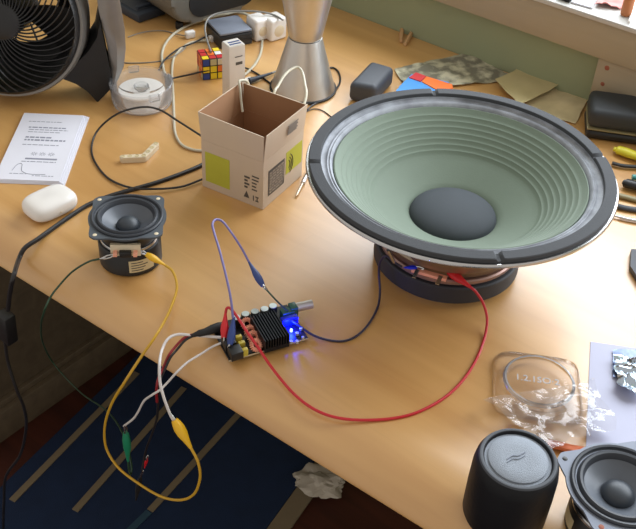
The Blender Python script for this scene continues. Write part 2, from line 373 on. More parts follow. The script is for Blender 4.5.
obj('cone', B(lathe, cp, 128), 'cone_green', big, label='sage green paper cone with concentric ribs')
obj('dust_cap', B(lathe, [(.0455, zc+.0005)]+[(.0450*math.cos(a), zc+.001+.0145*math.sin(a)) for a in [i*PI/2/14 for i in range(15)]], 96), 'dustcap', big, label='dark grey domed centre')
# terminals
qa = P(428, 277, .040)-RC; ta = math.atan2(qa.y, qa.x)
bm = NB(); box(bm, -.017, .017, -.004, .0015, .040, .050, R(ta+PI/2)@T(0, -.0785, 0)); 
obj('terminal_strip', B(box, -.018, .018, -.0835+.002, -.0755, .039, .0425, R(ta+PI/2), bev=.0004), 'copper', big, label='brown terminal board')
for s in (-1, 1):
    bm = B(box, s*.012-.002, s*.012+.002, -.093, -.079, .0425, .0431, R(ta+PI/2)); obj('terminal_lug', bm, 'steel', big)
bm = NB(); q1 = P(388, 250, .075); tube(bm, [q1, P(394, 262, .055)], .0018, smooth=0); obj('rivet_post', bm, 'steel', big, world=True)

# ------------------------------------------------------------------ small loudspeakers
def small_speaker(name, label, loc, rot, plate, S=1.0, lab=True, z0=.055, msz=.0325):
    t = thing(name, label, 'loudspeaker', loc, R(rot), None)
    # plate: square with bulged sides
    poly = []; n = 96; hole = .0315*S
    for i in range(n):
        a = 2*PI*i/n; ca, sa = abs(math.cos(a)), abs(math.sin(a)); sq = .0372*S/max(ca, sa); rr = min(sq, .0485*S); rr = max(rr, .0402*S) if max(ca, sa) > .92 else rr; poly.append((rr*math.cos(a), rr*math.sin(a)))
    bt = NB(); up = []; dn = []; hu = []; hd = []
    for i, (x, y) in enumerate(poly):
        a = 2*PI*i/n; up.append(bt.verts.new((x, y, z0-.0005))); dn.append(bt.verts.new((x, y, z0-.0025))); hu.append(bt.verts.new((hole*math.cos(a), hole*math.sin(a), z0-.0005))); hd.append(bt.verts.new((hole*math.cos(a), hole*math.sin(a), z0-.0025)))
    for i in range(n):
        j = (i+1) % n
        bt.faces.new((up[i], up[j], hu[j], hu[i])); bt.faces.new((dn[i], hd[i], hd[j], dn[j])); bt.faces.new((up[i], dn[i], dn[j], up[j])); bt.faces.new((hu[i], hu[j], hd[j], hd[i]))
    obj('frame_plate', bt, plate, t)
    for k in range(4):
        a = PI/4+k*PI/2; bm = NB(); lathe(bm, [(0, z0-.0002), (.0018, z0-.0002), (.0022, z0-.0004), (.0022, z0-.0006)], 16, T(.0435*S*math.cos(a), .0435*S*math.sin(a), 0)); obj('screw_hole', bm, 'cream_pl' if lab else 'knot' if k == 2 else 'black', t)
    obj('rim_ring', B(lathe, [(.0372*S, z0-.0005), (.0372*S, z0+.0012), (.0360*S, z0+.0022), (.0345*S, z0+.0018), (.0338*S, z0)], 80), 'surround', t)
    obj('surround', B(lathe, [(.0338*S, z0), (.0325*S, z0-.001), (.0318*S, z0+.0008), (.0302*S, z0+.0022), (.0284*S, z0+.0018), (.0270*S, z0-.0005), (.0262*S, z0-.003)], 80), 'surround', t)
    obj('cone', B(lathe, [(.0262*S, z0-.003), (.0245*S, z0-.0042), (.020*S, z0-.0075), (.016*S, z0-.010), (.0115*S, z0-.0125)], 80), 'cone_small', t)
    obj('dust_cap', B(lathe, [(.0125*S*math.cos(a), z0-.0125+.0095*math.sin(a)) for a in [i*PI/2/10 for i in range(11)]], 64), 'cap_small', t)
    obj('basket', B(lathe, [(.0345*S, z0-.0026), (.034*S, z0-.006), (.0315*S, z0-.014), (.0295*S, z0-.020), (.0285*S, z0-.0225), (.012, z0-.0225)], 64), 'black', t)
    obj('pole_plate', B(lathe, [(0, z0-.0226), (.0300*S, z0-.0226), (.0305*S, z0-.0235), (.0305*S, z0-.026), (.0295*S, z0-.0265), (0, z0-.0265)], 64), 'steel', t)
    obj('magnet', B(lathe, [(0, .0), (msz-.002, .0), (msz, .0015), (msz, z0-.028), (msz-.001, z0-.0265), (0, z0-.0265)], 64), 'black', t)
    return t
SC = Vector((-.618, .5135, DZ))
sp = small_speaker('small_speaker', 'small square-framed dark loudspeaker with bolted corners at the desk front, clip leads on its terminals', SC, math.radians(0), 'plate_grey', .985)
sp.matrix_basis = T(*SC)@R(math.radians(45-1))
def towards(th, px, py, z):
    q = wm(th).inverted()@P(px, py, z); return math.atan2(q.y, q.x)
a = towards(sp, 126, 256, .03)
bm = NB(); box(bm, -.0005, .0035, -.015, .015, .030, .044, R(a)@T(.031, 0, 0), bev=.0004); tb = obj('terminal_board', bm, 'cream_pl', sp, label='pale terminal board with printed markings')
obj('terminal_block', B(box, .0036, .008, -.006, .006, .031, .038, R(a)@T(.031, 0, 0), bev=.0005), 'black', sp)
for s in (-1, 1): obj('terminal_lug', B(box, .003, .010, s*.010-.002, s*.010+.002, .0335, .0375, R(a)@T(.031, 0, 0), bev=.0004), 'copper', sp)
# curved paper label on the magnet
def curved(bm, r, a0, a1, z0, z1, n=12):
    t = NB(); v = [(t.verts.new((r*math.cos(a0+(a1-a0)*i/n), r*math.sin(a0+(a1-a0)*i/n), z0)), t.verts.new((r*math.cos(a0+(a1-a0)*i/n), r*math.sin(a0+(a1-a0)*i/n), z1))) for i in range(n+1)]
    for p, q in zip(v, v[1:]): t.faces.new((p[0], q[0], q[1], p[1]))
    merge(bm, t)
lb = obj('paper_label', B(curved, .0328, a+.05, a+.9, .006, .021), 'manila2', sp, label='pale printed label on the magnet')
bm = NB()
for k in range(4): curved(bm, .0329, a+.12, a+.5+.08*(k % 3), .008+.0032*k, .0092+.0032*k)
obj('label_print', bm, 'ink', lb)
BC = Vector((-.0795, .5275, DZ))
s2 = small_speaker('small_speaker', 'small light grey-framed loudspeaker cut off by the right edge, beside the black cylinder', BC, 0, 'plate_light', 1.06, False)
s2.matrix_basis = T(*BC)@R(math.radians(45+6))
a2 = towards(s2, 572, 500, .03)
lb = obj('paper_label', B(curved, .0328, a2-.5, a2+.4, .006, .020), 'manila2', s2, label='pale printed label on the magnet')

# ------------------------------------------------------------------ cylinder bluetooth speaker
q = Vector((-.1498, .4845, DZ))
cs = thing('cylinder_speaker', 'black cylindrical portable speaker with a round grey mesh top', 'portable speaker', q)
obj('body', B(lathe, [(0, .0), (.029, .0), (.032, .002), (.0335, .006), (.0338, .035), (.0334, .058), (.0322, .066), (.030, .0702), (.0284, .0712), (.0268, .0710), (.0262, .0700), (.0258, .0690)], 96), 'black_matte', cs)
obj('trim_ring', B(lathe, [(.0305, .0701), (.0296, .0714), (.0280, .0717), (.0272, .0713)], 96), 'charcoal', cs, label='slightly glossy charcoal ring')
obj('grille', B(lathe, [(.0259, .0688), (.0232, .0688), (.0232, .0700), (.0225, .0706), (.012, .0709), (0, .0710)], 96), 'mesh_grey', cs, label='light grey perforated mesh')
lp = P(515, 457, .0712); bm = NB()
for k in (-1, 1): tube(bm, [P(507, 461+k*1.6, .0712), P(513, 457+k*1.6, .0714), P(518, 457.5+k*1.6, .0714), P(525, 454+k*1.6, .0712)], .00035, smooth=2, n=6)
obj('logo', bm, 'plate_light', cs, world=True, label='small embossed zigzag emblem')

# ------------------------------------------------------------------ leads
def boot(bm, tail, jaw, w=.0038, flat=.75):
    d = Vector(jaw)-Vector(tail); pts = [Vector(tail)+d*t for t in (0, .12, .3, .5, .7, .86, 1)]; rs = [.30, .42, .62, .92, 1.0, .85, .6]
    tube(bm, pts, lambda s: w*rs[min(6, round(s*6))], n=12, smooth=0, flat=flat)
def jaws(bm, jaw, tip, w=.0014):
    jaw, tip = Vector(jaw), Vector(tip); d = (tip-jaw); s = d.cross(Vector((0, 0, 1))).normalized() if abs(d.normalized().z) < .9 else Vector((1, 0, 0)); s = d.cross(s).normalized()
    for k in (-1, 1): tube(bm, [jaw-d*.3+s*k*w*.6, jaw+d*.4+s*k*w*1.1, tip+s*k*w*.25], w*.6, n=6, smooth=2)
def clip(parent, tail, jaw, tip, m, w=.0038, label=None):
    b = obj('clip_boot', B(boot, tail, jaw, w), m, parent, label=label, world=True)
    bm = B(jaws, jaw, tip); bmesh.ops.transform(bm, matrix=wm(parent).inverted(), verts=bm.verts); obj('clip_jaw', bm, 'steel', b); return b
def lead(name, label, pts, r, m, cat='cable', group=None, part='wire', k=8):
    t = thing(name, label, cat, pts[0], None, group); obj(part, B(tube, pts, r, 8, k), m, t, world=True); return t
def cable(name, label, pts, r, m, group=None, flat=None, cat='cable'):
    return tag(obj(name, B(tube, pts, r, 8, 8, flat), m, None, world=True), label, cat, group)

# yellow lead
YF = .405
y = lead('test_lead', 'yellow crocodile clip lead looping down from the small speaker in front of the desk edge',
   [P(165, 265, .022), P(173, 272, .016), P(177, 287, .010), P(172, 305, .006), P(164, 322, .003), P(153, 340, .001), P(141, 357, -.012), PY(126, 380, .408), PY(112, 403, YF), PY(105, 425, YF), PY(106, 447, YF), PY(117, 466, YF), PY(135, 481, YF), PY(160, 496, YF), PY(180, 500, YF), PY(194, 494, YF), PY(200, 478, YF), PY(198, 462, YF), PY(191, 448, YF)], .0014, 'wire_yellow', 'clip lead')
clip(y, P(165, 265, .022), P(146, 254, .031), P(138, 250.5, .036), 'boot_yellow', .0042)
clip(y, PY(191, 448, YF), PY(174.5, 420, YF), PY(169, 412, YF), 'boot_yellow', .0058)
g = lead('test_lead', 'dark green clip lead hanging from the small speaker down to a green clip',
   [P(99, 259, .024), P(88, 262, .018), P(72, 272, .006), P(58, 287, .0015), P(50, 298, -.003), P(44, 312, -.018), PY(41, 326, .44), PY(43, 343, .52), PY(54, 364, .56), PY(80, 392, .54), PY(108, 412, .50), PY(124, 436, .45), PY(131, 462, .42), PY(131, 474, .41), PY(129, 470, .405), PY(128, 461, .405)], .0011, 'wire_green', 'clip lead')
clip(g, P(99, 259, .024), P(106, 257.5, .0285), P(115, 254.5, .035), 'steel', .0016, 'bare metal clip')
clip(g, PY(128, 461, .405), PY(126, 433, .405), PY(125, 425, .405), 'boot_green', .0052)
# amplifier frame of reference
A_ = P(229, 362.5, .002); Bx = (P(308, 340, .002)-A_); LX = Bx.length; Bx.normalize(); By = Vector((-Bx.y, Bx.x, 0))
amp_m = Matrix((Bx, By, Vector((0, 0, 1)))).transposed().to_4x4(); amp_m.translation = Vector((A_.x, A_.y, DZ))
ampt = thing('amplifier_board', 'small black amplifier circuit board with finned heatsink, copper coils and a lit blue LED', 'circuit board', (A_.x, A_.y, DZ)); ampt.matrix_basis = amp_m
AI = amp_m.inverted()
def al(px, py, z): return AI@P(px, py, z)
DY = .052
obj('circuit_board', B(box, 0, LX, 0, DY, .0035, .0051), 'pcb', ampt)
obj('board_edge', B(box, -.0003, LX+.0003, -.0004, 0, .0033, .0049), 'pcb_edge', ampt, label='pale edge strip')
for x_, y_ in ((.004, .004), (LX-.004, .004), (.004, DY-.004), (LX-.004, DY-.004)): obj('standoff', B(cyl, .0025, 0, .0035, T(x_, y_, 0), 12), 'steel', ampt)
# heatsink
h0 = al(252, 317, .02); h1 = al(275, 309, .02); h2 = al(264, 343, .02); h3 = al(288, 335, .02)
hx0, hx1, hy0, hy1 = (h0.x+h2.x)/2, (h1.x+h3.x)/2, (h2.y+h3.y)/2, (h0.y+h1.y)/2
bm = B(box, hx0, hx1, hy0, hy1, .0052, .010); nf = 10
for k in range(nf):
    xx = hx0+(hx1-hx0-.0011)*k/(nf-1); box(bm, xx, xx+.0011, hy0, hy1, .010, .0205)
obj('heatsink', bm, 'heatsink', ampt)
for px, py in ((236.5, 317), (245.5, 313.5), (255, 311), (264.5, 308.5), (273, 305.5)):
    c_ = al(px, py, .0165); bm = B(cyl, .0043, .0052, .0160, T(c_.x, c_.y, 0), 24, .0006); o = obj('capacitor', bm, 'black', ampt)
    obj('capacitor_top', B(cyl, .0038, .0158, .0165, T(c_.x, c_.y, 0), 24), 'cap_top', o)
for px, py in ((247, 324), (250.5, 331.5), (253.5, 337), (256, 345)):
    c_ = al(px, py, .011); bm = NB(); mx = T(c_.x, c_.y, .0110)@R(math.radians(10), 'Z')@R(math.radians(42), 'X')
    for k in range(18):
        a = 2*PI*k/18; tube(bm, [mx@Vector(((.0046+.0018*math.cos(b))*math.cos(a), (.0046+.0018*math.cos(b))*math.sin(a), .0018*math.sin(b))) for b in [j*PI/4 for j in range(9)]], .0006, n=5, smooth=0)
    lathe(bm, [(.0046+.0012*math.cos(b), .0012*math.sin(b)) for b in [j*PI/5 for j in range(10)]], 24, mx, close=True)
    obj('coil', bm, 'copper', ampt)
for px, py in ((238.5, 337), (241.5, 343), (244.5, 350)):
    c_ = al(px, py, .012); obj('film_capacitor', B(box, c_.x-.0032, c_.x+.0032, c_.y-.002, c_.y+.002, .0052, .0135, bev=.0005), 'yellow_cap', ampt)
c_ = al(230, 351, .012); obj('power_terminal', B(box, .0015, .0135, c_.y-.008, c_.y+.004, .0052, .0145, bev=.0006), 'black', ampt)
obj('power_terminal', B(box, .0008, .012, c_.y+.006, c_.y+.019, .0052, .0145, bev=.0006), 'black', ampt)
c_ = al(288, 311, .014); obj('terminal_block', B(box, c_.x-.007, c_.x+.006, c_.y-.004, c_.y+.005, .0052, .015, bev=.0006), 'green_block', ampt)
c_ = al(288, 317, .014); obj('input_terminal', B(box, c_.x-.007, c_.x+.010, c_.y-.0035, c_.y+.003, .0052, .0135, bev=.0006), 'blue_block', ampt, label='bright blue block lit by the LED')
p0, p1 = P(296, 307.5, .0125), P(312, 304, .0125); obj('volume_knob', B(tube, [p0, p0*.97+p1*.03, p0*.03+p1*.97, p1], .0046, 24, 0), 'silver', ampt, world=True, label='silver metal knob')
kq = AI@p0; obj('potentiometer', B(box, kq.x-.007, kq.x+.0005, kq.y-.005, kq.y+.005, .0052, .0165, bev=.0006), 'green_block', ampt)
c_ = al(291.3, 328.5, .009); LEDP = P(291.3, 328.5, .009)
obj('led', B(lathe, [(0, 0), (.0014, 0), (.0014, .002), (.0010, .0031), (0, .0036)], 16, T(c_.x, c_.y, .0052)), 'led', ampt, label='glowing blue LED')
for px, py, rr in ((297, 333, .002), (301, 328, .0016), (291, 341, .0018), (297, 341, .0018), (303, 337, .0014)):
    c_ = al(px, py, .008); obj('component', B(cyl, rr, .0052, .0085, T(c_.x, c_.y, 0), 14, .0003), 'cap_top', ampt)
# power plug and cords
dc = lead('power_lead', 'red and black power lead with black barrel plug, dropping over the desk edge',
   [P(192, 334.5, .010), P(184, 338, .007), P(176, 346, .003), P(169, 355, .0015), P(164, 366, -.008), PY(158, 380, .415), PY(156.5, 392, .412), PY(157, 402, .413)], .0013, 'wire_darkred', 'power lead', part='red_wire')
obj('black_wire', B(tube, [P(192, 336.5, .009), P(185, 340.5, .006), P(177.5, 349, .002), P(170.5, 357.5, .001), P(165.5, 368, -.008), PY(159.5, 382, .418), PY(158, 397, .415), PY(156.5, 420, .43), PY(146, 450, .435), PY(142, 470, .43)], .0012, 8), 'cable_black', dc, world=True)
bm = NB(); pp = [P(191, 336, .0095), P(197, 334, .010), P(199, 333.5, .0105), P(205, 332, .0105), P(212, 329.5, .0105), P(219, 327, .0105), P(223, 326, .0105)]
tube(bm, pp, lambda s: [.0018, .0026, .0034, .0036, .0046, .0048, .004][min(6, round(s*6))], 14, 0); obj('plug', bm, 'rubber', dc, world=True)
clip(dc, PY(136, 500, .43), PY(140, 478, .43), PY(143, 471, .428), 'rubber', .0040, 'black clip')
clip(dc, PY(144.5, 468, .425), PY(147, 459, .425), PY(147.5, 456, .425), 'boot_red', .0022, 'small red tip')
# white wires
w1 = cable('white_wire', 'thick white wire curving from the amplifier down to the hanging yellow clip', [P(221, 337.5, .009), P(209, 336.5, .007), P(193, 335.5, .009), P(178, 334.5, .010), P(168, 339, .010), P(162, 350, .008), PY(159.5, 364, .415), PY(160, 382, .408), PY(164, 398, YF), PY(170, 414, YF), PY(174, 421, YF)], .0014, 'wire_white')
w2 = cable('white_wire', 'thin kinked white wire running from the amplifier to the hanging green clip', [P(221, 343, .008), P(212, 347, .004), P(201, 354, .0025), P(188, 362, .0015), P(177, 372, -.001), P(168, 382, -.012), PY(160, 390, .41), PY(152, 395, YF), PY(144, 401, YF), PY(138, 412, YF), PY(133, 419, YF), PY(124, 426, YF)], .0011, 'wire_white')
# blue lead in an arc
bl = lead('test_lead', 'violet-blue clip lead arching up from the amplifier and back down to a blue clip', [P(233, 318, .030), P(231, 300, .040), P(227, 280, .050), P(220, 252, .062), P(214, 232, .070), P(212.5, 224, .073), P(216, 219.5, .073), P(223, 222, .070), P(233, 235, .062), P(242, 249, .052), P(249, 262, .044)], .0012, 'wire_violet', 'clip lead')
clip(bl, P(249, 262, .044), P(263, 286, .034), P(267, 290, .032), 'boot_blue', .0040)
clip(bl, P(234, 317, .030), P(230, 345, .016), P(228.5, 348, .0125), 'boot_blue', .0040)
cable('jumper_wire', 'short dark green wire from the blue clip into the amplifier terminal', [P(265, 288, .033), P(274, 298, .028), P(281, 305, .022), P(288, 311, .0152)], .0009, 'wire_green')
# dark lead to big speaker
q0 = P(410, 267, .043)
nl = lead('test_lead', 'dark navy lead running from the amplifier to the large speaker terminals', [P(291, 320, .0125), P(301, 327, .008), P(313, 335, .003), P(328, 340, .0014), P(344, 341, .0014), P(358, 335, .0014), P(370, 322, .0014), P(378, 306, .002), P(380, 290, .010), P(379, 274, .025), P(380, 262, .040), P(386, 256, .050), P(394, 262, .046), P(402, 267, .043)], .0012, 'wire_navy', 'clip lead')
clip(nl, P(404, 267.5, .043), P(417, 267.5, .043), P(424, 269, .0435), 'blue_block', .0028, 'blue clip boot')
rl = lead('test_lead', 'long red clip lead curving across the desk from the amplifier to the large speaker', [P(225.5, 313, .030), P(227, 308, .034), P(231, 309, .034), P(238, 318, .030), P(247, 332, .026), P(257, 346, .020), P(267, 361, .012), P(279, 377, .004), P(294, 394, .0016), P(312, 408, .0014), P(334, 417, .0014), P(360, 420, .0014), P(392, 418.5, .0014), P(418, 412, .0014), P(444, 398, .0014), P(463, 380, .0014), P(477, 358, .0014), P(485, 336, .002), P(487, 318, .010), P(483, 303, .022), P(476, 292, .033), P(471, 287.5, .037)], .0014, 'wire_red', 'clip lead')
clip(rl, P(471, 287.5, .037), P(447, 270, .0435), P(433, 267.5, .0435), 'boot_red', .0052)
clip(rl, P(225.5, 313, .030), P(224, 338, .016), P(224, 342, .0125), 'boot_red', .0040)

# black strap cable with inline box
fc = lead('flat_cable', 'flat black cable running from behind the cardboard box over the desk edge', [P(215, 157, .002), P(200, 166, .002), P(178, 175, .002), P(155, 183, .002), P(134, 189, .002), P(110, 196, .002), P(88, 205, .002), P(72, 215, .002), P(54, 227.5, .002), P(38, 239, .002), P(25, 248, .001), P(19, 259, -.006), PY(14, 275, .408), PY(10, 292, .405), PY(8, 310, .405)], .0026, 'cable_black', 'cable')
obj('lower_cord', B(tube, [PY(5, 342, .405), PY(8, 362, .405), PY(16, 388, .405), PY(24, 408, .41), PY(26, 428, .42), PY(20, 455, .42), PY(6, 476, .42), PY(4, 500, .42), PY(3, 540, .42)], .0019, 8), 'cable_black', fc, world=True)
pa, pb = PY(7, 308, .405), PY(7, 345, .405); cc = (pa+pb)/2
bm = NB(); box(bm, -.0085, .0085, -.007, .007, -.021, .021, T(*cc)@R(math.radians(6), 'Y'), bev=.002); obj('inline_switch', bm, 'black', fc, world=True, label='black inline box')
cable('thin_cable', 'thin black cable looping on the desk around the bent white piece', [P(203, 179, .0035), P(180, 187, .003), P(150, 189, .0045), P(128, 187, .003), P(108, 178, .0015), P(95, 162, .0015), P(91.5, 148, .0015), P(96, 133, .006), P(108, 120, .018), P(124, 111, .030), P(144, 107, .036), P(160, 110, .036), P(178, 121, .030), P(203, 137, .020)], .0013, 'cable_black')

# ------------------------------------------------------------------ leaflet, earbud case, bent beam
p = [P(-1, 177, .004), P(53, 186, .004), P(83, 121, .004), P(26, 106, .004)]
ex = (p[1]-p[0]+p[2]-p[3])/2; ey = (p[3]-p[0]+p[2]-p[1])/2; w_, h_ = ex.length, ey.length
ang = math.atan2(ey.y, ey.x)-PI/2; ce = sum(p, Vector())/4
lf = thing('folded_leaflet', 'stack of folded white printed leaflets at the left edge of the desk', 'leaflet', (ce.x, ce.y, DZ), R(ang))
for k in range(4):
    dx = .0022*(3-k); bm = NB(); box(bm, -w_/2+dx*.2, w_/2+dx, -h_/2+.001*k, h_/2-.0006*k, .0002+k*.0010, .0010+k*.0010); obj('page', bm, 'paper', lf)
bm = NB(); zt = .00405
def ln(x0, x1, y_, t_): box(bm, x0*w_, x1*w_, y_*h_-t_, y_*h_+t_, zt, zt+.0001)
random.seed(3)
for y_, t_, a_, b_ in ((.36, .0006, -.36, .2), (.27, .0012, -.32, .30), (.235, .0007, -.3, .34), (.20, .0006, -.3, .22), (.12, .0015, -.3, .12), (.08, .0016, -.3, .36), (.01, .0007, -.3, .28), (-.23, .0007, -.2, .34), (-.40, .0006, -.3, -.05), (-.42, .0006, .05, .38)):
    x = a_
    while x < b_: s = random.uniform(.03, .09); ln(x, min(b_, x+s), y_, t_); x += s+.015
ln(-.16, .34, -.19, .0016)
obj('printed_text', bm, 'greyink', lf, label='rows of grey printed text')
bm = NB()
for cx in (-.05, .08, .22): 
    for k in range(8):
        a = k*PI/4; box(bm, -.0003, .0003, .0012, .0042, zt, zt+.0001, T(cx*w_, -.12*h_, 0)@R(a))
tube(bm, [Vector((-.28*w_, -.36*h_, zt)), Vector((-.24*w_, -.28*h_, zt)), Vector((-.17*w_, -.27*h_, zt)), Vector((-.13*w_, -.36*h_, zt)), Vector((0, -.40*h_, zt)), Vector((.25*w_, -.40*h_, zt))], .0004, 5)
obj('printed_drawing', bm, 'greyink', lf, label='small grey line drawing and symbols')
# earbud case
q = P(50, 204, .010)
ec = thing('earbud_case', 'glossy white rounded earbud charging case in front of the leaflets', 'earbud case', (q.x, q.y, DZ+.0005))
d_ = (P(70, 194)-P(33, 211)); ea = math.atan2(d_.y, d_.x)+0
def pillow(L, W, H, z0, z1):
    bm = NB(); n = 40; mm = 16; rows = []
    def ss(t, e): return math.copysign(abs(t)**e, t)
    for i in range(mm+1):
        b = -PI/2+PI*i/mm
        if H/2+H/2*math.sin(b) < z0-1e-9 or H/2+H/2*math.sin(b) > z1+1e-9: continue
        rows.append([bm.verts.new((L/2*ss(math.cos(b), .45)*ss(math.cos(2*PI*k/n), .55), W/2*ss(math.cos(b), .45)*ss(math.sin(2*PI*k/n), .6), H/2+H/2*ss(math.sin(b), .75))) for k in range(n)])
    for a, b in zip(rows, rows[1:]):
        for k in range(n): bm.faces.new((a[k], a[(k+1) % n], b[(k+1) % n], b[k]))
    bm.faces.new(rows[0][::-1]); bm.faces.new(rows[-1]); return bm
bm = pillow(.058, .042, .022, -1, 9); bmesh.ops.transform(bm, matrix=R(ea), verts=bm.verts); body = obj('case_body', bm, 'white_pl', ec, smooth=60)
bm = NB(); tube(bm, [Vector((.0293*math.cos(b), .0213*math.sin(b), 0)) for b in [0]], .0001, smooth=0) if False else None
bm = NB(); cyl(bm, .0012, -.0004, .0004, R(ea)@T(.0, -.0212, .0095)@R(PI/2, 'X'), 16); obj('button', bm, 'cream_pl', ec)
# bent beam (construction toy)
a_, b_, c_ = P(123, 159, .004), P(144, 158, .004), P(156, 146, .004)
bb = thing('bent_beam', 'small bent cream plastic beam with round holes inside the black cable loop', 'toy brick', (b_.x, b_.y, DZ))
def slot(a, b, w, z0, z1):
    bm = NB(); d = (b-a); L = d.length; n = Vector((-d.y, d.x, 0)).normalized()*w; poly = []
    u = d.normalized()*w
    for k in range(9): t_ = PI/2-PI*k/8; q = b+u*math.cos(t_)+n*math.sin(t_); poly.append((q.x, q.y))
    for k in range(9): t_ = -PI/2-PI*k/8; q = a+u*math.cos(t_)+n*math.sin(t_); poly.append((q.x, q.y))
    prism(bm, poly, DZ+z0, DZ+z1, bev=.0004, seg=1); return bm
bm = slot(a_, b_, .0038, 0, .0078); t2 = slot(b_, c_, .0037, .0001, .0077); merge(bm, t2); obj('beam', bm, 'cream_pl', bb, world=True)
bm = NB()
for s, e, n_ in ((a_, b_, 4), (b_, c_, 3)):
    for k in range(n_): q = s.lerp(e, (k+(0 if s == a_ else 1))/(n_ if s == b_ else n_-1) if n_ > 1 else 0); lathe(bm, [(0, .00785), (.0021, .00785), (.0021, .0082), (.0026, .0083), (.0028, .0078)], 14, T(q.x, q.y, DZ))
obj('pin_hole', bm, 'manila2', bb, world=True)
# ------------------------------------------------------------------ clear spool container
q = P(143, 105, .0)
bo = P(142.5, 103, .0)
sr = ((P(174, 100)-P(112, 100)).length)/2*.98
tb = thing('clear_tub', 'round clear plastic tub with a white spool inside, left of the puzzle cube', 'tub', (bo.x, bo.y, DZ))
obj('tub_wall', B(lathe, [(sr*.86, .001), (sr*.96, .003), (sr*1.0, .012), (sr*1.02, .030), (sr*.98, .031), (sr*.96, .013), (sr*.9, .005)], 64), 'frost', tb, label='hazy clear plastic wall')
obj('tub_lid', B(lathe, [(sr*1.03, .029), (sr*1.05, .032), (sr*1.0, .034), (sr*.8, .0335), (sr*.76, .030), (sr*.4, .030), (0, .0305)], 64), 'clear', tb)
obj('spool', B(lathe, [(.006, .0005), (sr*.82, .0005), (sr*.84, .002), (sr*.82, .0035), (sr*.38, .004), (sr*.36, .018), (sr*.74, .0185), (sr*.76, .020), (sr*.74, .0215), (.011, .0215), (.010, .020), (.006, .019)], 64, close=True), 'white_pl', tb, label='white plastic spool')
obj('spool_hub', B(lathe, [(0, .0215), (.005, .0215), (.0095, .023), (.0098, .0262), (.009, .027), (0, .027)], 32), 'frost', tb)
for aa in (math.radians(150), math.radians(-20)):
    obj('latch', B(box, sr*.98, sr*1.14, -.007, .007, .024, .033, R(aa), bev=.0015), 'frost', tb)

# ------------------------------------------------------------------ cardboard box
bA, bB, bD = P(202.7, 186), P(262.8, 210), P(302, 176)
ex = (bB-bA).normalized(); bw = (bB-bA).length; bd = (bD-bB).length; bmx = Matrix((ex, Vector((-ex.y, ex.x, 0)), Vector((0, 0, 1)))).transposed().to_4x4(); bmx.translation = Vector((bA.x, bA.y, DZ))
cb = thing('cardboard_box', 'small open-topped pale cardboard box with lime green printed panels', 'box', (bA.x, bA.y, DZ)); cb.matrix_basis = bmx
H1 = .064; H2 = .099; th = .0009
bm = NB(); box(bm, 0, bw, 0, th, .0003, H1); box(bm, 0, bw, bd-th, bd, .0003, H1); box(bm, 0, th, th, bd-th, .0003, H1); box(bm, bw-th, bw, th, bd-th, .0003, H1); box(bm, th, bw-th, th, bd-th, .0003, .0012)
obj('carton', bm, 'card', cb)
bm = NB(); box(bm, th+.0001, bw-th-.0001, th+.0001, bd-th-.0001, .0013, .0016)
for a in ((th+.0001, bw-th-.0001, th+.0001, th+.0004), (th+.0001, bw-th-.0001, bd-th-.0004, bd-th-.0001), (th+.0001, th+.0004, th+.0005, bd-th-.0005), (bw-th-.0004, bw-th-.0001, th+.0005, bd-th-.0005)): box(bm, *a, .0017, H1)
obj('lining', bm, 'card_in', cb, label='brown inner faces')
def flap(P0, P1, out, h, lean, splay=0, dz=0):
    P0, P1 = Vector(P0), Vector(P1); o_ = Vector(out); bm = NB(); d = (P1-P0).normalized()
    top0 = P0+Vector((0, 0, h))+o_*lean-d*splay; top1 = P1+Vector((0, 0, h+dz))+o_*lean+d*splay
    slab(bm, [P0, P1, top1, top0], o_*-th); f = obj('flap', bm, 'card', cb)
    b2 = NB(); e = o_*-(th+.0001); slab(b2, [P0+e+d*.0005, P1+e-d*.0005, top1+e-d*.0005-Vector((0, 0, .0005)), top0+e+d*.0005-Vector((0, 0, .0005))], o_*-.0002); obj('flap_lining', b2, 'card_in', f, label='brown inner face'); return f
fz = H1+.0002
flap((0, 0, fz), (bw-.0005, 0, fz), (0, -1, 0), H2-H1, .001, .001, -.002)
flap((bw, .0005, fz), (bw, bd, fz), (1, 0, 0), H2-H1, .0035, .0005)
flap((bw, bd, fz), (0, bd, fz), (0, 1, 0), H2-H1-.002, .002, .001)
flap((0, bd, fz), (0, 0, fz), (-1, 0, 0), H2-H1, .003, .0005)
# print on front face (local -y) and right face (+x)
def onfront(name, u0, u1, v0, v1, m, lab=None): obj(name, B(box, u0*bw, u1*bw, -.0003, -.0001, v0, v1), m, cb, label=lab)
onfront('printed_panel', .06, .46, .010, .050, 'lime', 'lime green square')
bm = NB()
def fb(u0, u1, v0, v1): box(bm, u0*bw, u1*bw, -.0003, -.0001, v0, v1)
for k in range(5): fb(.82, .82+random.uniform(.06, .12), .022+.0045*k, .0238+.0045*k)
for k in range(4): fb(.70, .70+random.uniform(.05, .1), .022+.0045*k, .0245+.0045*k)
slab(bm, [Vector((.69*bw, -.0001, .009)), Vector((.78*bw, -.0001, .009)), Vector((.735*bw, -.0001, .018))], Vector((0, -.0003, 0)))
fb(.84, .855, .008, .015); fb(.88, .93, .008, .0095); fb(.88, .93, .0135, .015); fb(.9, .915, .0095, .0135)
obj('printed_symbols', bm, 'ink', cb, label='small dark text and warning symbols')
def rb(u0, u1, v0, v1): box(bm, bw+.0001, bw+.0003, u0*bd, u1*bd, v0, v1)
bm = NB(); rb(.12, .52, .013, .047); 
obj('printed_panel', bm, 'ink', cb, label='dark grey block of printed text')
bm = NB()
for k in range(8):
    u = .15
    while u < .48: s = random.uniform(.03, .08); box(bm, bw+.0003, bw+.0005, u*bd, min(.5, u+s)*bd, .016+.0037*k, .0172+.0037*k); u += s+.02
obj('printed_text', bm, 'card', cb, label='pale text lines')
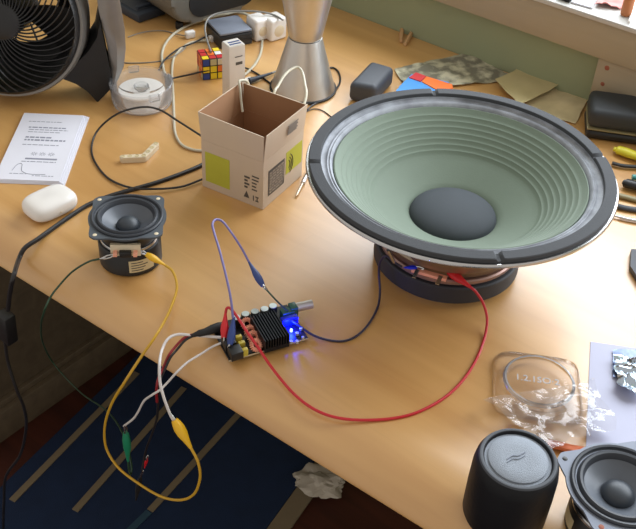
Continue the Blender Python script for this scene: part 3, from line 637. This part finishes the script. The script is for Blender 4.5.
bm = NB(); rb(.56, .97, .022, .052); obj('printed_panel', bm, 'lime', cb, label='lime green panel with dark curved mark')
bm = NB()
for rr in (.006, .010, .014): tube(bm, [Vector((bw+.0005, .60*bd+rr*math.cos(a)*.8, .034+rr*math.sin(a))) for a in [-1.1+i*.22 for i in range(11)]], .0005, 5, 2)
obj('printed_mark', bm, 'ink', cb, label='dark concentric arcs')
bm = NB()
for k in range(6): box(bm, bw+.0036*(.0245+.0022*k)/.035+.0002, bw+.0036*(.0245+.0022*k)/.035+.0009, .52*bd, (.74+.02*(k % 2))*bd, fz+.014+.0022*k, fz+.0152+.0022*k)
obj('printed_text', bm, 'ink_soft', cb, label='small grey text block on the right flap')
# ------------------------------------------------------------------ charger tower
base = P(231, 96); q = P(232, 43, 0)
h = .079
top = P(231.5, 43.5, h); a = P(220, 42, h); b = P(229, 48, h); c = P(243, 44.7, h); d = P(232.7, 38, h)
ex = (c-b).normalized(); ey = Vector((-ex.y, ex.x, 0)); sw, sd = (c-b).length, (b-a).length
mx = Matrix((ex, ey, Vector((0, 0, 1)))).transposed().to_4x4(); mx.translation = Vector((b.x, b.y, DZ))
sd = .021; sw = .0245
ut = thing('usb_charger', 'upright white USB wall charger standing behind the cardboard box', 'charger', (b.x, b.y, DZ)); ut.matrix_basis = mx
obj('housing', B(box, 0, sw, 0, sd, 0, h, bev=.0018), 'charger_white', ut)
obj('port_face', B(box, .0015, sw-.0015, .0015, sd-.0015, h, h+.0006), 'white_pl', ut)
for k in (0, 1): obj('usb_port', B(box, .004+k*.001, sw-.004+k*.001, .0045+.006*k, .0072+.006*k, h+.0005, h+.0009), 'boot_blue', ut)
obj('printed_text', B(box, sw*.35, sw*.8, -.0004, 0, h*.80, h*.815), 'ink', ut); obj('printed_text', B(box, sw*.4, sw*.8, -.0004, 0, h*.66, h*.71), 'ink', ut)
# ------------------------------------------------------------------ puzzle cube
cA = P(203, 80.5); ca = math.radians(58)
pc = thing('puzzle_cube', 'small scrambled multicoloured puzzle cube between the clear tub and the white charger', 'toy', (cA.x, cA.y, DZ), R(ca))
S = .031; obj('core', B(box, 0, S, 0, S, 0, S, bev=.001), 'black', pc)
fr = [['blue', 'manila', 'cream_pl'], ['yellow', 'yellow', 'orange'], ['blue', 'yellow', 'yellow']]
lf_ = [['red', 'orange', 'red'], ['orange', 'orange', 'red'], ['manila2', 'orange', 'manila2']]
tp = [['yellow', 'red', 'red'], ['red', 'orange', 'orange'], ['wire_red', 'cube_white', 'yellow']]
for i in range(3):
    for j in range(3):
        u0, u1 = (i+.08)*S/3, (i+.92)*S/3; v0, v1 = (2-j+.08)*S/3, (2-j+.92)*S/3
        obj('sticker', B(box, u0, u1, -.0005, 0, v0, v1), fr[j][i], pc); obj('sticker', B(box, -.0005, 0, u0, u1, v0, v1), lf_[j][i], pc)
        w0, w1 = (j+.08)*S/3, (j+.92)*S/3; obj('sticker', B(box, u0, u1, w0, w1, S, S+.0005), tp[i][j], pc)
# ------------------------------------------------------------------ hourglass metal stand
hb = P(303, 88.5)
hg = thing('metal_stand', 'brushed silver hourglass-shaped metal pot standing behind the cardboard box', 'metal pot', (hb.x, hb.y, DZ))
obj('lower_cone', B(lathe, [(0, 0), (.0430, 0), (.0445, .0015), (.0440, .004), (.0360, .030), (.0285, .056), (.0235, .074), (.0225, .0775), (0, .078)], 80), 'silver', hg)
obj('base_ring', B(lathe, [(.0445, .0005), (.0462, .0010), (.0462, .0030), (.0442, .0040)], 80), 'rubber', hg)
obj('upper_cone', B(lathe, [(0, .078), (.0215, .0782), (.0228, .081), (.0255, .095), (.0300, .118), (.0355, .145), (.0410, .172), (.0440, .190), (.0435, .193), (.040, .193), (0, .188)], 80), 'silver', hg)
cable('thin_cable', 'short dark cord curling around the base of the silver pot', [P(328, 68, .002), P(334, 68, .0015), P(339, 73, .0015), P(340, 82, .0015), P(334, 92, .0015), P(325, 99, .0015), P(313, 105, .0015), P(307, 110, .0015)], .0013, 'cable_black')
cable('thin_cable', 'thin dark cable end lying between the box and the large speaker rim', [P(306, 112, .001), P(313, 109, .001), P(321, 110, .001), P(329, 115, .001), P(338, 123, .001)], .0007, 'cable_black')
# audio jack
a_, b_ = P(308, 173, .003), P(296, 196, .003)
jk = thing('audio_jack', 'silver audio jack plug lying between the cardboard box and the large speaker', 'plug', a_)
obj('sleeve', B(tube, [a_+(a_-b_)*.6, a_, a_.lerp(b_, .45)], .0026, 12, 0), 'steel', jk, world=True); obj('tip', B(tube, [a_.lerp(b_, .45), a_.lerp(b_, .7), a_.lerp(b_, .9), b_], lambda s: [.0016, .0016, .0017, .0005][min(3, round(s*3))], 10, 0), 'zinc', jk, world=True)

# ------------------------------------------------------------------ fan
ft = P(97, 102); nh = (CAM-ft); nh.z = 0; nh.normalize()
fn_ = thing('desk_fan', 'black and silver desk fan with spiral grille at the left edge', 'fan', (ft.x-.06, ft.y-.03, DZ))
hc = PN(4, 20, ft-nh*.02, nh)
ax = ((CAM-hc).normalized()-AR*.30-AU*.22).normalized(); s_ = Vector((0, 0, 1)).cross(ax).normalized(); u_ = ax.cross(s_)
hm = Matrix((s_, u_, ax)).transposed().to_4x4(); hm.translation = hc
RF = 76/F*(hc-CAM).dot(AF)
sh = NB(); lathe(sh, [(RF*1.03, .000), (RF*1.05, -.006), (RF*1.06, -.03), (RF*.98, -.065), (RF*.80, -.09), (RF*.76, -.09), (RF*.95, -.062), (RF*1.02, -.03), (RF*.995, 0)], 72, hm, close=True); obj('shell', sh, 'fan_silver', fn_, world=True, label='silver outer housing')
bm = NB(); lathe(bm, [(RF*.99, -.001), (RF*.985, .006), (RF*.95, .010), (RF*.93, .006), (RF*.94, -.02), (RF*.975, -.02)], 72, hm, close=True); obj('grille_ring', bm, 'black', fn_, world=True)
bm = NB(); lathe(bm, [(RF*.93, -.012), (RF*.92, -.045), (RF*.80, -.075), (RF*.5, -.084), (RF*.5, -.086), (RF*.81, -.078), (RF*.935, -.045)], 64, hm, close=True); obj('inner_bowl', bm, 'black', fn_, world=True)
bm = NB()
for k in range(44):
    a = 2*PI*k/44; pts = []
    for i in range(9): t_ = i/8; r_ = RF*(.22+.74*t_); an = a+1.0*t_; pts.append(hm@Vector((r_*math.cos(an), r_*math.sin(an), .012-.004*t_)))
    obj('grille_vane', B(tube, pts, .0011, 6, 2), 'vane', fn_, world=True)
bm = NB(); lathe(bm, [(0, .016), (RF*.16, .016), (RF*.24, .012), (RF*.24, .006), (0, .006)], 40, hm); obj('hub', bm, 'black', fn_, world=True)
for k in range(3):
    bm = NB(); t = NB(); W = []
    for i in range(7):
        r_ = RF*(.2+.68*i/6); hw = .55-.1*i/6; W.append([t.verts.new(hm@Vector((r_*math.cos(2*PI*k/3+s*hw-.3*i/6), r_*math.sin(2*PI*k/3+s*hw-.3*i/6), -.035+s*.016))) for s in (-1, -.3, .4, 1)])
    for a, b in zip(W, W[1:]):
        for i in range(3): t.faces.new((a[i], a[i+1], b[i+1], b[i]))
    merge(bm, t); obj('blade', bm, 'black', fn_, world=True)
bm = NB(); lathe(bm, [(0, -.01), (RF*.24, -.01), (RF*.24, -.085), (0, -.095)], 32, hm); obj('motor', bm, 'black', fn_, world=True)
bm = NB()
for k in range(10):
    a = 2*PI*k/10; tube(bm, [hm@Vector((RF*.2*math.cos(a), RF*.2*math.sin(a), -.088)), hm@Vector((RF*.80*math.cos(a), RF*.80*math.sin(a), -.088))], .0015, 6, 0)
obj('rear_guard', bm, 'black', fn_, world=True)
q0 = ft-nh*.005
def FP(l, off=0): return [PN(x, y, ft-nh*off, nh) for x, y in l]
bm = NB(); slab(bm, FP([(100, 22), (106, 50), (112, 78), (112, 88), (97.5, 102.5), (88, 92), (76, 84), (60, 78), (70, 70), (88, 52), (97, 38)], 0), -nh*.05); obj('foot', bm, 'rubber', fn_, world=True, smooth=0, label='black foot')
bm = NB()
sp_ = [(106, -40, 9), (107, -10, 11), (110, 10, 11.5), (114, 30, 11), (117, 50, 9), (117, 68, 7), (114, 84, 3)]
t = NB(); rows = []
for x, y_, w in sp_:
    c0 = [PN(x-w, y_, ft, nh), PN(x, y_, ft, nh)+nh*.006, PN(x+w, y_, ft, nh)]; rows.append([t.verts.new(v-nh*.004) for v in c0]+[t.verts.new(v-nh*.05) for v in c0[::-1]])
for a, b in zip(rows, rows[1:]):
    for i in range(6): t.faces.new((a[i], a[(i+1) % 6], b[(i+1) % 6], b[i]))
t.faces.new(rows[0][::-1]); t.faces.new(rows[-1]); obj('stand_arm', t, 'fan_silver', fn_, world=True, label='curved silver arm', smooth=50)

# ------------------------------------------------------------------ back of the desk, left
def frame(px, py, qx, qy, z=0):
    a, b = P(px, py, z), P(qx, qy, z); ex = (b-a).normalized(); m = Matrix((ex, Vector((-ex.y, ex.x, 0)), Vector((0, 0, 1)))).transposed().to_4x4(); m.translation = Vector((a.x, a.y, DZ)); return m, (b-a).length
mx, L0 = frame(139, 23.5, 166, 14.5)
ch = thing('battery_charger', 'slate grey battery charger behind the fan at the back of the desk', 'charger', mx.translation); ch.matrix_basis = mx
obj('housing', B(box, 0, L0, 0, .10, 0, .013, bev=.002), 'slate', ch); obj('bay', B(box, .006, L0-.006, .012, .085, .013, .0145, bev=.0006), 'charcoal', ch); obj('contact_bar', B(box, .009, L0-.009, .014, .020, .0146, .0185, bev=.0006), 'slate', ch)
# grey appliance
mx, L0 = frame(185, 32, 243, 15)
ga = thing('grey_appliance', 'rounded grey appliance with a dark opening at the top edge of the photo', 'appliance', mx.translation); ga.matrix_basis = mx
bm = NB(); prism(bm, [(x+L0*.55, z+.055) for x, z in rsq(L0*1.5, .09, .036, 8)], -.13, 0, R(PI/2, 'X')@Matrix.Diagonal((1, 1, 1, 1)), bev=.008, seg=3); obj('housing', bm, 'grey_app', ga)
bm = NB(); prism(bm, [(x+L0*.66, z+.040) for x, z in rsq(L0*1.15, .046, .0228, 8)], -.0, .0012, R(PI/2, 'X')); obj('opening', bm, 'rubber', ga, label='dark recessed slot')
for x_ in (L0*.0, L0*1.0):
    for y_ in (.015, .11): obj('foot', B(cyl, .006, 0, .011, T(x_, y_, 0), 16, .001), 'rubber', ga)
# black adapter with grey top
mx, L0 = frame(220, 50, 253, 44)
ad = thing('power_adapter', 'black power adapter block with a light grey top near the white plugs', 'power adapter', mx.translation); ad.matrix_basis = mx
obj('housing', B(box, 0, L0, 0, .055, 0, .020, bev=.003), 'black', ad); obj('cover', B(box, .001, L0-.001, .001, .054, .020, .024, bev=.0018), 'plate_light', ad, label='light grey lid')
for (x0, y0, x1, y1, lab) in ((256, 43, 270, 39, 'white mains plug beside the black adapter, nearer of two'), (271, 43, 287, 38, 'white mains plug beside the silver pot, the one touching it')):
    mx, L0 = frame(x0, y0, x1, y1); pl = thing('mains_plug', lab.replace('nearer of two', 'left of two').replace(', the one touching it', ', right of two'), 'plug', mx.translation); pl.matrix_basis = mx
    obj('housing', B(box, 0, L0, 0, .028, 0, .034, bev=.004, seg=3), 'white_pl', pl)
    obj('face', B(lathe, [(0, .0008), (L0*.25, .0008), (L0*.3, 0)], 20, T(L0/2, 0, .015)@R(PI/2, 'X')), 'cream_pl', pl)
    obj('cord_grip', B(lathe, [(0, 0), (.005, 0), (.0035, .012), (0, .012)], 16, T(L0/2, .028, .016)@R(-PI/2, 'X')), 'white_pl', pl)
# cables at the back
cw = 'tangled cables at the back of the desk'
cable('charging_cable', 'thick off-white cable curving up from the clear tub towards the grey appliance', [P(166, 78, .002), P(163, 66, .002), P(162, 54, .002), P(166, 43, .002), P(175, 33, .002), P(189, 25, .003), P(200, 21, .008), P(213, 17, .018), P(226, 14, .026), P(238, 12, .028), P(252, 17, .027), P(259, 25, .018), P(262, 38, .003), P(261, 52, .002), P(256, 63, .002), P(249, 71, .002), P(243, 76, .002)], .0019, 'cable_white', cat='cable')
wb = lead('charging_cable', 'off-white cable with a small white connector, running down behind the clear tub', [P(211, 40.5, .0045), P(200, 41, .002), P(190, 43, .002), P(181, 49, .002), P(174, 58, .002), P(172, 72, .002), P(173, 90, .002), P(174, 115, .002), P(175, 132, .002), P(181, 144, .002), P(192, 149.5, .002), P(204, 151, .002)], .0017, 'cable_white')
mx, L0 = frame(211, 43, 221, 40.5); bm = B(box, 0, L0, -.001, .008, .0005, .009, mx, bev=.001); obj('connector', bm, 'white_pl', wb, world=True)
cable('charging_cable', 'dark grey cable arching over the adapter and down beside the puzzle cube', [P(211, 52, .034), P(207, 40, .030), P(205, 28, .030), P(208, 19, .034), P(216, 14, .036), P(230, 11.5, .038), P(246, 11, .040), P(262, 12, .040), P(274, 15, .036), P(283, 20, .036)], .0014, 'cable_grey')
wp = lead('cube_plug_lead', 'thin cord ending in a small white plug in front of the grey appliance', [P(186, 36, .005), P(176, 34, .002), P(165, 31, .001), P(152, 31, .001), P(140, 33, .001), P(128, 37, .001)], .0008, 'cable_grey'); wp.name = 'plug_lead'
mx, L0 = frame(187, 40, 196, 38); bm = B(box, 0, L0, 0, .009, .0003, .011, mx, bev=.002); obj('plug', bm, 'white_pl', wp, world=True)
cable('thin_cable', 'thin brown-grey cable crossing the bare desk beside the fan arm', [P(118, 62, .001), P(130, 63, .001), P(147, 62.5, .001), P(160, 61, .001), P(172, 57, .004), P(182, 51, .0045), P(186, 46, .003)], .0008, 'cable_grey')
cable('black_cord', 'black cord bending past the white plug towards the adapter', [P(159, 70, .001), P(163, 62, .0045), P(170, 55, .004), P(180, 48, .003), P(192, 43.5, .005), P(203, 38, .005), P(212, 34, .003), P(222, 31, .003)], .0012, 'cable_black')
cable('black_cord', 'black cord passing in front of the puzzle cube towards the silver pot', [P(166, 80, .008), P(176, 77.5, .005), P(190, 74.5, .010), P(205, 71, .014), P(219, 68.5, .013), P(232, 66.5, .006), P(244, 67.5, .003), P(256, 73, .0015), P(266, 80, .0015), P(276, 88, .0015)], .0013, 'cable_black')
gp = lead('grey_plug_lead', 'grey tapered plug lying behind the cardboard box with its grey lead', [P(272, 73, .004), P(280, 70, .002), P(290, 66, .002)], .0015, 'cable_grey', 'cable'); gp.name = 'plug_lead'
obj('plug', B(tube, [P(249, 81, .005), P(255, 79, .005), P(262, 76.5, .005), P(272, 73, .004)], lambda s: .0045-.003*s, 12, 0), 'slate', gp, world=True); mx, L0 = frame(241, 86, 251, 82); obj('tip', B(box, 0, L0, -.003, .003, .002, .008, mx, bev=.001), 'white_pl', gp, world=True)
def BL(x, y, z): return bmx@Vector((x, y, z))
cable('charging_cable', 'cream cable arching out of the cardboard box in front of the silver pot', [BL(.040, bd+.006, .002), BL(.041, bd+.0055, .05), P(274, 95, .088), P(278, 86, .092), P(284, 76, .096), P(291, 69.5, .098), P(298, 67.5, .098), P(302.5, 73, .096), P(305, 85, .094), P(306, 97, .092), BL(bw-.004, bd-.006, .07), BL(bw-.005, bd-.008, .004)], .0017, 'cable_white')
cable('charging_cable', 'cream cable end hanging over the back corner inside the cardboard box', [BL(.002, bd+.007, .002), BL(.002, bd+.006, .08), BL(.0025, bd+.005, .098), P(239.5, 81, .1035), P(240, 88, .097), P(241, 100, .084), P(242.5, 112, .072)], .0016, 'cable_white')

# ------------------------------------------------------------------ back of the desk, right
mx, L0 = frame(347, 101, 372, 104)
gb = thing('dark_case', 'dark grey plastic case behind the large speaker, next to the blue card', 'case', mx.translation)
a, b, c, d = P(347, 100), P(371, 105), P(394, 83), P(372, 72)
ex = (b-a).normalized(); 
bm = NB(); hh = .028; tp_ = [P(349, 83, hh), P(376, 87.5, hh), P(395, 67, hh), P(371, 60, hh)]
bt_ = [Vector((v.x, v.y, DZ+.0005)) for v in tp_]; slab(bm, bt_, Vector((0, 0, hh))); bmesh.ops.bevel(bm, geom=bm.edges[:], offset=.007, segments=5, affect='EDGES', profile=.5); obj('case_body', bm, 'charcoal', gb, world=True)
# folded card blue / red / orange
cdt = thing('folded_card', 'small folded card in blue, red and orange behind the large speaker', 'card', P(425, 88))
def piece(name, pts, z, m, zz=.0012): bm = NB(); slab(bm, [P(x, y, z) for x, y in pts], Vector((0, 0, zz))); obj(name, bm, m, cdt, world=True, label=m.split('_')[0]+' face')
piece('card_face', [(396, 91), (409, 78.5), (421, 81.8), (440, 91), (436, 96), (398, 97)], .010, 'blue_card'); piece('card_face', [(409, 78), (416, 73), (426, 76.8), (420.5, 82)], .0112, 'red_card'); piece('card_face', [(421.5, 82), (426.5, 77), (452, 85), (453, 89), (440, 91.5), (437, 90.5)], .0112, 'orange_card')
bm = NB(); slab(bm, [P(x, y, .0003) for x, y in [(398, 93), (411, 80), (448, 88), (438, 96)]], Vector((0, 0, .0095))); obj('card_core', bm, 'blue_card', cdt, world=True)
# papers
def sheet(name, label, cat, px, m, amp, freq, z0, seed, thick=.0005, n=24, smooth=30):
    bm = crumple(NB(), [P(x, y, 0) for x, y in px], amp, freq, n, z0, seed)
    bmesh.ops.solidify(bm, geom=bm.faces[:], thickness=thick); o = obj(name, bm, m, None, world=True, smooth=smooth); return tag(o, label, cat)
sheet('printed_paper', 'crumpled grey-green printed paper lying along the back wall', 'paper', [(394, 70), (408, 92), (516, 81), (470, 53)], 'note', .0045, 26, .0008, 2)
sheet('yellow_paper', 'folded pale yellow paper with a pointed corner against the green wall', 'paper', [(494, 86), (520, 112), (562, 88), (532, 67)], 'manila', .004, 12, .008, 5)
sheet('buff_paper', 'buff paper with faint brown marks between the yellow paper and the black case', 'paper', [(522, 108), (575, 125), (592, 96), (556, 82)], 'manila2', .004, 18, .0008, 8)
# pegs
for k, (a, b, lab) in enumerate((((402, 29.5), (401, 41), 'wooden clothes peg half lying by the green wall, left of the pair'), ((412, 32), (405, 44), 'wooden clothes peg half lying by the green wall, right of the pair'))):
    a, b = P(*a, .004), P(*b, .004); tag(obj('wooden_peg', B(tube, [a, a.lerp(b, .3), a.lerp(b, .6), b], lambda s: .0035-.0008*s, 6, 0), 'pegwood', None, world=True), lab, 'peg')
# black zip case
cz = [P(583, 138, .0), P(640, 152, .0)]
mx, L0 = frame(584, 139, 640, 147)
zc_ = thing('zip_case', 'black zipped hard case at the right edge behind the yellow handle', 'case', mx.translation); zc_.matrix_basis = mx
obj('lower_shell', B(box, 0, L0*1.6, 0, .062, .0005, .014, bev=.006, seg=3), 'black', zc_); obj('zip', B(box, .0004, L0*1.6-.0004, .0004, .0616, .0141, .0165, bev=.0008), 'olive', zc_, label='thin tan zip line'); obj('upper_shell', B(box, 0, L0*1.6, 0, .062, .0166, .043, bev=.008, seg=3), 'black_soft', zc_)
# hand tools at right edge
def rod(name, label, pts, rs, m, extra=None, cat='hand tool'):
    t = thing(name, label, cat, pts[0]); n = len(rs)-1; obj('handle', B(tube, pts, lambda s: rs[min(n, int(s*n+.5))], 14, 4, .7), m, t, world=True)
    if extra: 
        for nm, pp, r_, mm in extra: obj(nm, B(tube, pp, r_, 10, 0), mm, t, world=True)
    return t
rod('cutter', 'yellow tapered plastic handle pointing from the right edge towards the speaker rim', [P(614, 149, .006), P(622, 151, .007), P(632, 154.5, .007), P(650, 160, .007)], [.004, .0072, .0076, .0072, .0072], 'tool_yellow')
rod('screwdriver', 'black rod below the yellow handle at the right edge', [P(612, 163, .004), P(625, 166, .004), P(650, 167, .004)], [.003, .003, .003], 'black')
rod('pliers', 'black plier handle with a teal inlay at the right edge', [P(624, 182, .006), P(630, 184, .007), P(652, 189, .007)], [.0045, .0072, .0072], 'black', [('inlay', [P(632, 177, .010), P(650, 179, .010)], .0035, 'tool_teal')])
rod('file_tool', 'olive handled file just under the pliers at the right edge', [P(612, 194, .003), P(625, 197, .003), P(652, 204, .003)], [.0034, .0040, .0040], 'olive')
rod('metal_file', 'grey steel bar beneath the olive handled file at the right edge', [P(612, 204, .003), P(625, 208, .003), P(652, 212, .003)], [.0036, .0040, .0040], 'charcoal')
rod('metal_bit', 'bright steel rod, lowest of the tools at the right edge', [P(606, 214.5, .003), P(616, 216, .003), P(628, 219, .003), P(650, 223, .003)], [.0018, .0018, .0026, .0026], 'steel')
bm = NB(); slab(bm, [P(630, 253, .001), P(629, 270, .001), P(640, 288, .001), P(655, 280, .001), P(650, 255, .001)], Vector((0, 0, .006))); tag(obj('grey_holder', bm, 'charcoal', None, world=True), 'small dark grey plate cut off by the right edge above the white sheet', 'plate')
# ------------------------------------------------------------------ sill items
zz = zs1+.0035-DZ
def sillbox(name, label, cat, pts, h, m):
    bm = NB(); q = [CAM+ray(x, y)*((DZ+zz-CAM.z)/ray(x, y).z) for x, y in pts]; slab(bm, q, Vector((0, 0, h))); tag(obj(name, bm, m, None, world=True), label, cat)
sillbox('dark_box', 'dark object on the window sill at the top edge', 'box', [(556, -2), (569, 3), (575, -4), (562, -10)], .010, 'rubber')
sillbox('white_card', 'white card lying on the window sill left of the pink cloth', 'card', [(571, 3), (592, 9), (598, -6), (578, -12)], .002, 'paper')
q = [P(x, y, zz) for x, y in [(594, 6), (622, 10), (630, -12), (604, -14)]]
bm = crumple(NB(), q, .006, 30, 18, .001, 4); bmesh.ops.solidify(bm, geom=bm.faces[:], thickness=.001); tag(obj('pink_cloth', bm, 'pink', None, world=True), 'pink cloth bundled on the window sill', 'cloth')
q = P(625.5, 15, zz); bm = NB(); lathe(bm, [(0, 0), (.006, 0), (.0072, .002), (.0072, .03), (.006, .032), (0, .032)], 24, T(q.x, q.y, q.z)); tag(obj('terracotta_tube', bm, 'terracotta', None, world=True), 'small orange-brown cylinder standing on the window sill', 'tube')
q = P(634, 17, zz); bm = NB(); tube(bm, [P(629, 22, zz+.002), P(633, 10, zz+.002), P(638, -4, zz+.002)], .0016, 8); tag(obj('white_stick', bm, 'white_pl', None, world=True), 'thin white stick on the window sill right of the orange-brown cylinder', 'stick')

# ------------------------------------------------------------------ sheet, foil, blister, bag
bm = NB(); slab(bm, [P(590.5, 342, .0003), P(585, 470, .0003), P(680, 480, .0003), P(660, 352, .0003)], Vector((0, 0, .0006))); tag(obj('paper_sheet', bm, 'paper2', None, world=True), 'smooth pale lavender sheet under the foil bag at the right edge', 'sheet')
fb_ = thing('foil_bag', 'crinkled silver antistatic bag lying on the lavender sheet', 'bag', P(625, 372, .001))
bm = NB(); crumple(bm, [P(613, 351, .001), P(612, 378, .001), P(660, 384, .001), P(655, 350, .001)], .0025, 50, 18, .0008, 3); bmesh.ops.solidify(bm, geom=bm.faces[:], thickness=.0004); obj('back_sheet', bm, 'foil_dark', fb_, world=True, smooth=15)
bm = NB(); crumple(bm, [P(613, 359, .004), P(617, 386, .004), P(640, 400, .004), P(655, 360, .004)], .008, 48, 26, .0005, 11); bmesh.ops.solidify(bm, geom=bm.faces[:], thickness=.0004); obj('front_sheet', bm, 'foil', fb_, world=True, smooth=10)
bc = P(537, 388, .0); ct = [P(497, 351), P(579, 362), P(590, 404), P(500, 408)]
d_ = P(579, 362)-P(497, 351); ba = math.atan2(d_.y, d_.x)
blt = thing('blister_lid', 'clear moulded plastic lid with a raised ring and embossed letters', 'packaging', (bc.x, bc.y, DZ), R(ba))
bs = .080
def shell(poly_prof, n):  # nested rounded squares / circles
    t = NB(); rr = []
    for w, z, c in poly_prof:
        ring = []
        for i in range(n):
            a = 2*PI*i/n; sq = (abs(math.cos(a))**6+abs(math.sin(a))**6)**(-1/6); k = (1-c)*sq+c; ring.append(t.verts.new((w*k*math.cos(a), w*k*math.sin(a), z)))
        rr.append(ring)
    for a, b in zip(rr, rr[1:]):
        for i in range(n): t.faces.new((a[i], a[(i+1) % n], b[(i+1) % n], b[i]))
    t.faces.new(rr[-1]); return t
bm = shell([(bs/2+.002, .0004, 0), (bs/2, .0006, 0), (bs/2-.001, .006, 0), (bs/2-.003, .0075, .1), (.0365, .0075, 1), (.0350, .0045, 1), (.0338, .0045, 1), (.0330, .0100, 1), (.0318, .0112, 1), (.0300, .0112, 1), (.0285, .0070, 1), (.010, .0070, 1)], 96)
obj('moulded_shell', bm, 'clear', blt, smooth=50)
obj('raised_ring', B(lathe, [(.0334, .0085), (.0331, .0101), (.0318, .01135), (.0303, .0113), (.0303, .0114), (.0318, .0116), (.0333, .0102)], 96, close=True), 'ring_clear', blt, label='raised clear ring')
tm = textbm('1.2.1SO\u00b72', .0105, .0004); bmesh.ops.transform(tm, matrix=T(-.001, .003, .0076), verts=tm.verts); obj('embossed_text', tm, 'glint_text', blt, label='embossed letters')
bg = crumple(NB(), [P(480, 408, 0), P(548, 456, 0), P(612, 438, 0), P(592, 388, 0)], .010, 26, 40, .009, 21)
o = obj('plastic_bag', bg, 'bag', None, world=True, smooth=12); tag(o, 'crumpled clear plastic bag overlapping the moulded lid, behind the black cylinder', 'bag')
bm = NB(); tube(bm, [P(548, 443, .004), P(560, 446, .004), P(573, 449, .004), P(590, 452, .004)], .0045, 8, 4, .6); tag(obj('orange_strip', bm, 'orange_bit', None, world=True), 'orange plastic strip under the clear bag between the two small speakers', 'strip')

for base, grp in (('test_lead', 'crocodile clip leads'), ('charging_cable', 'charging cables at the back of the desk'), ('thin_cable', 'thin dark cables on the desk'), ('black_cord', 'black cords by the puzzle cube'),
                  ('white_wire', 'white wires from the amplifier'), ('wooden_peg', 'wooden pegs by the green wall'), ('mains_plug', 'white mains plugs'), ('small_speaker', 'small square-framed loudspeakers'), ('plug_lead', 'leads ending in a plug')):
    for o in C.objects:
        if o.parent is None and o.name.split('.')[0] == base: o['group'] = grp
# ------------------------------------------------------------------ light
def area(name, loc, rot, sx, sy, e, col):
    l = bpy.data.lights.new(name, 'AREA'); l.shape = 'RECTANGLE'; l.size = sx; l.size_y = sy; l.energy = e; l.color = col
    o = bpy.data.objects.new(name, l); C.objects.link(o); o.location = loc; o.rotation_euler = rot; return o
area('window_daylight', ((wx0+wx1)/2, WY+.29, (wz0+wz1)/2+.0), (math.radians(-90), 0, 0), wx1-wx0, wz1-wz0-.02, 45, (.86, .93, 1.0))
pl = bpy.data.lights.new('led_light', 'POINT'); pl.energy = .09; pl.color = (.01, .03, 1); pl.shadow_soft_size = .002; po = bpy.data.objects.new('led_light', pl); C.objects.link(po); po.location = LEDP+Vector((0, 0, .0035))
w = bpy.data.worlds.new('world'); bpy.context.scene.world = w; w.use_nodes = True; bgn = w.node_tree.nodes['Background']; bgn.inputs[0].default_value = (1, .93, .84, 1); bgn.inputs[1].default_value = .64
vs = bpy.context.scene.view_settings; vs.view_transform = 'Standard'; vs.look = 'None'; vs.gamma = 1; vs.exposure = 0; vs.use_curve_mapping = False
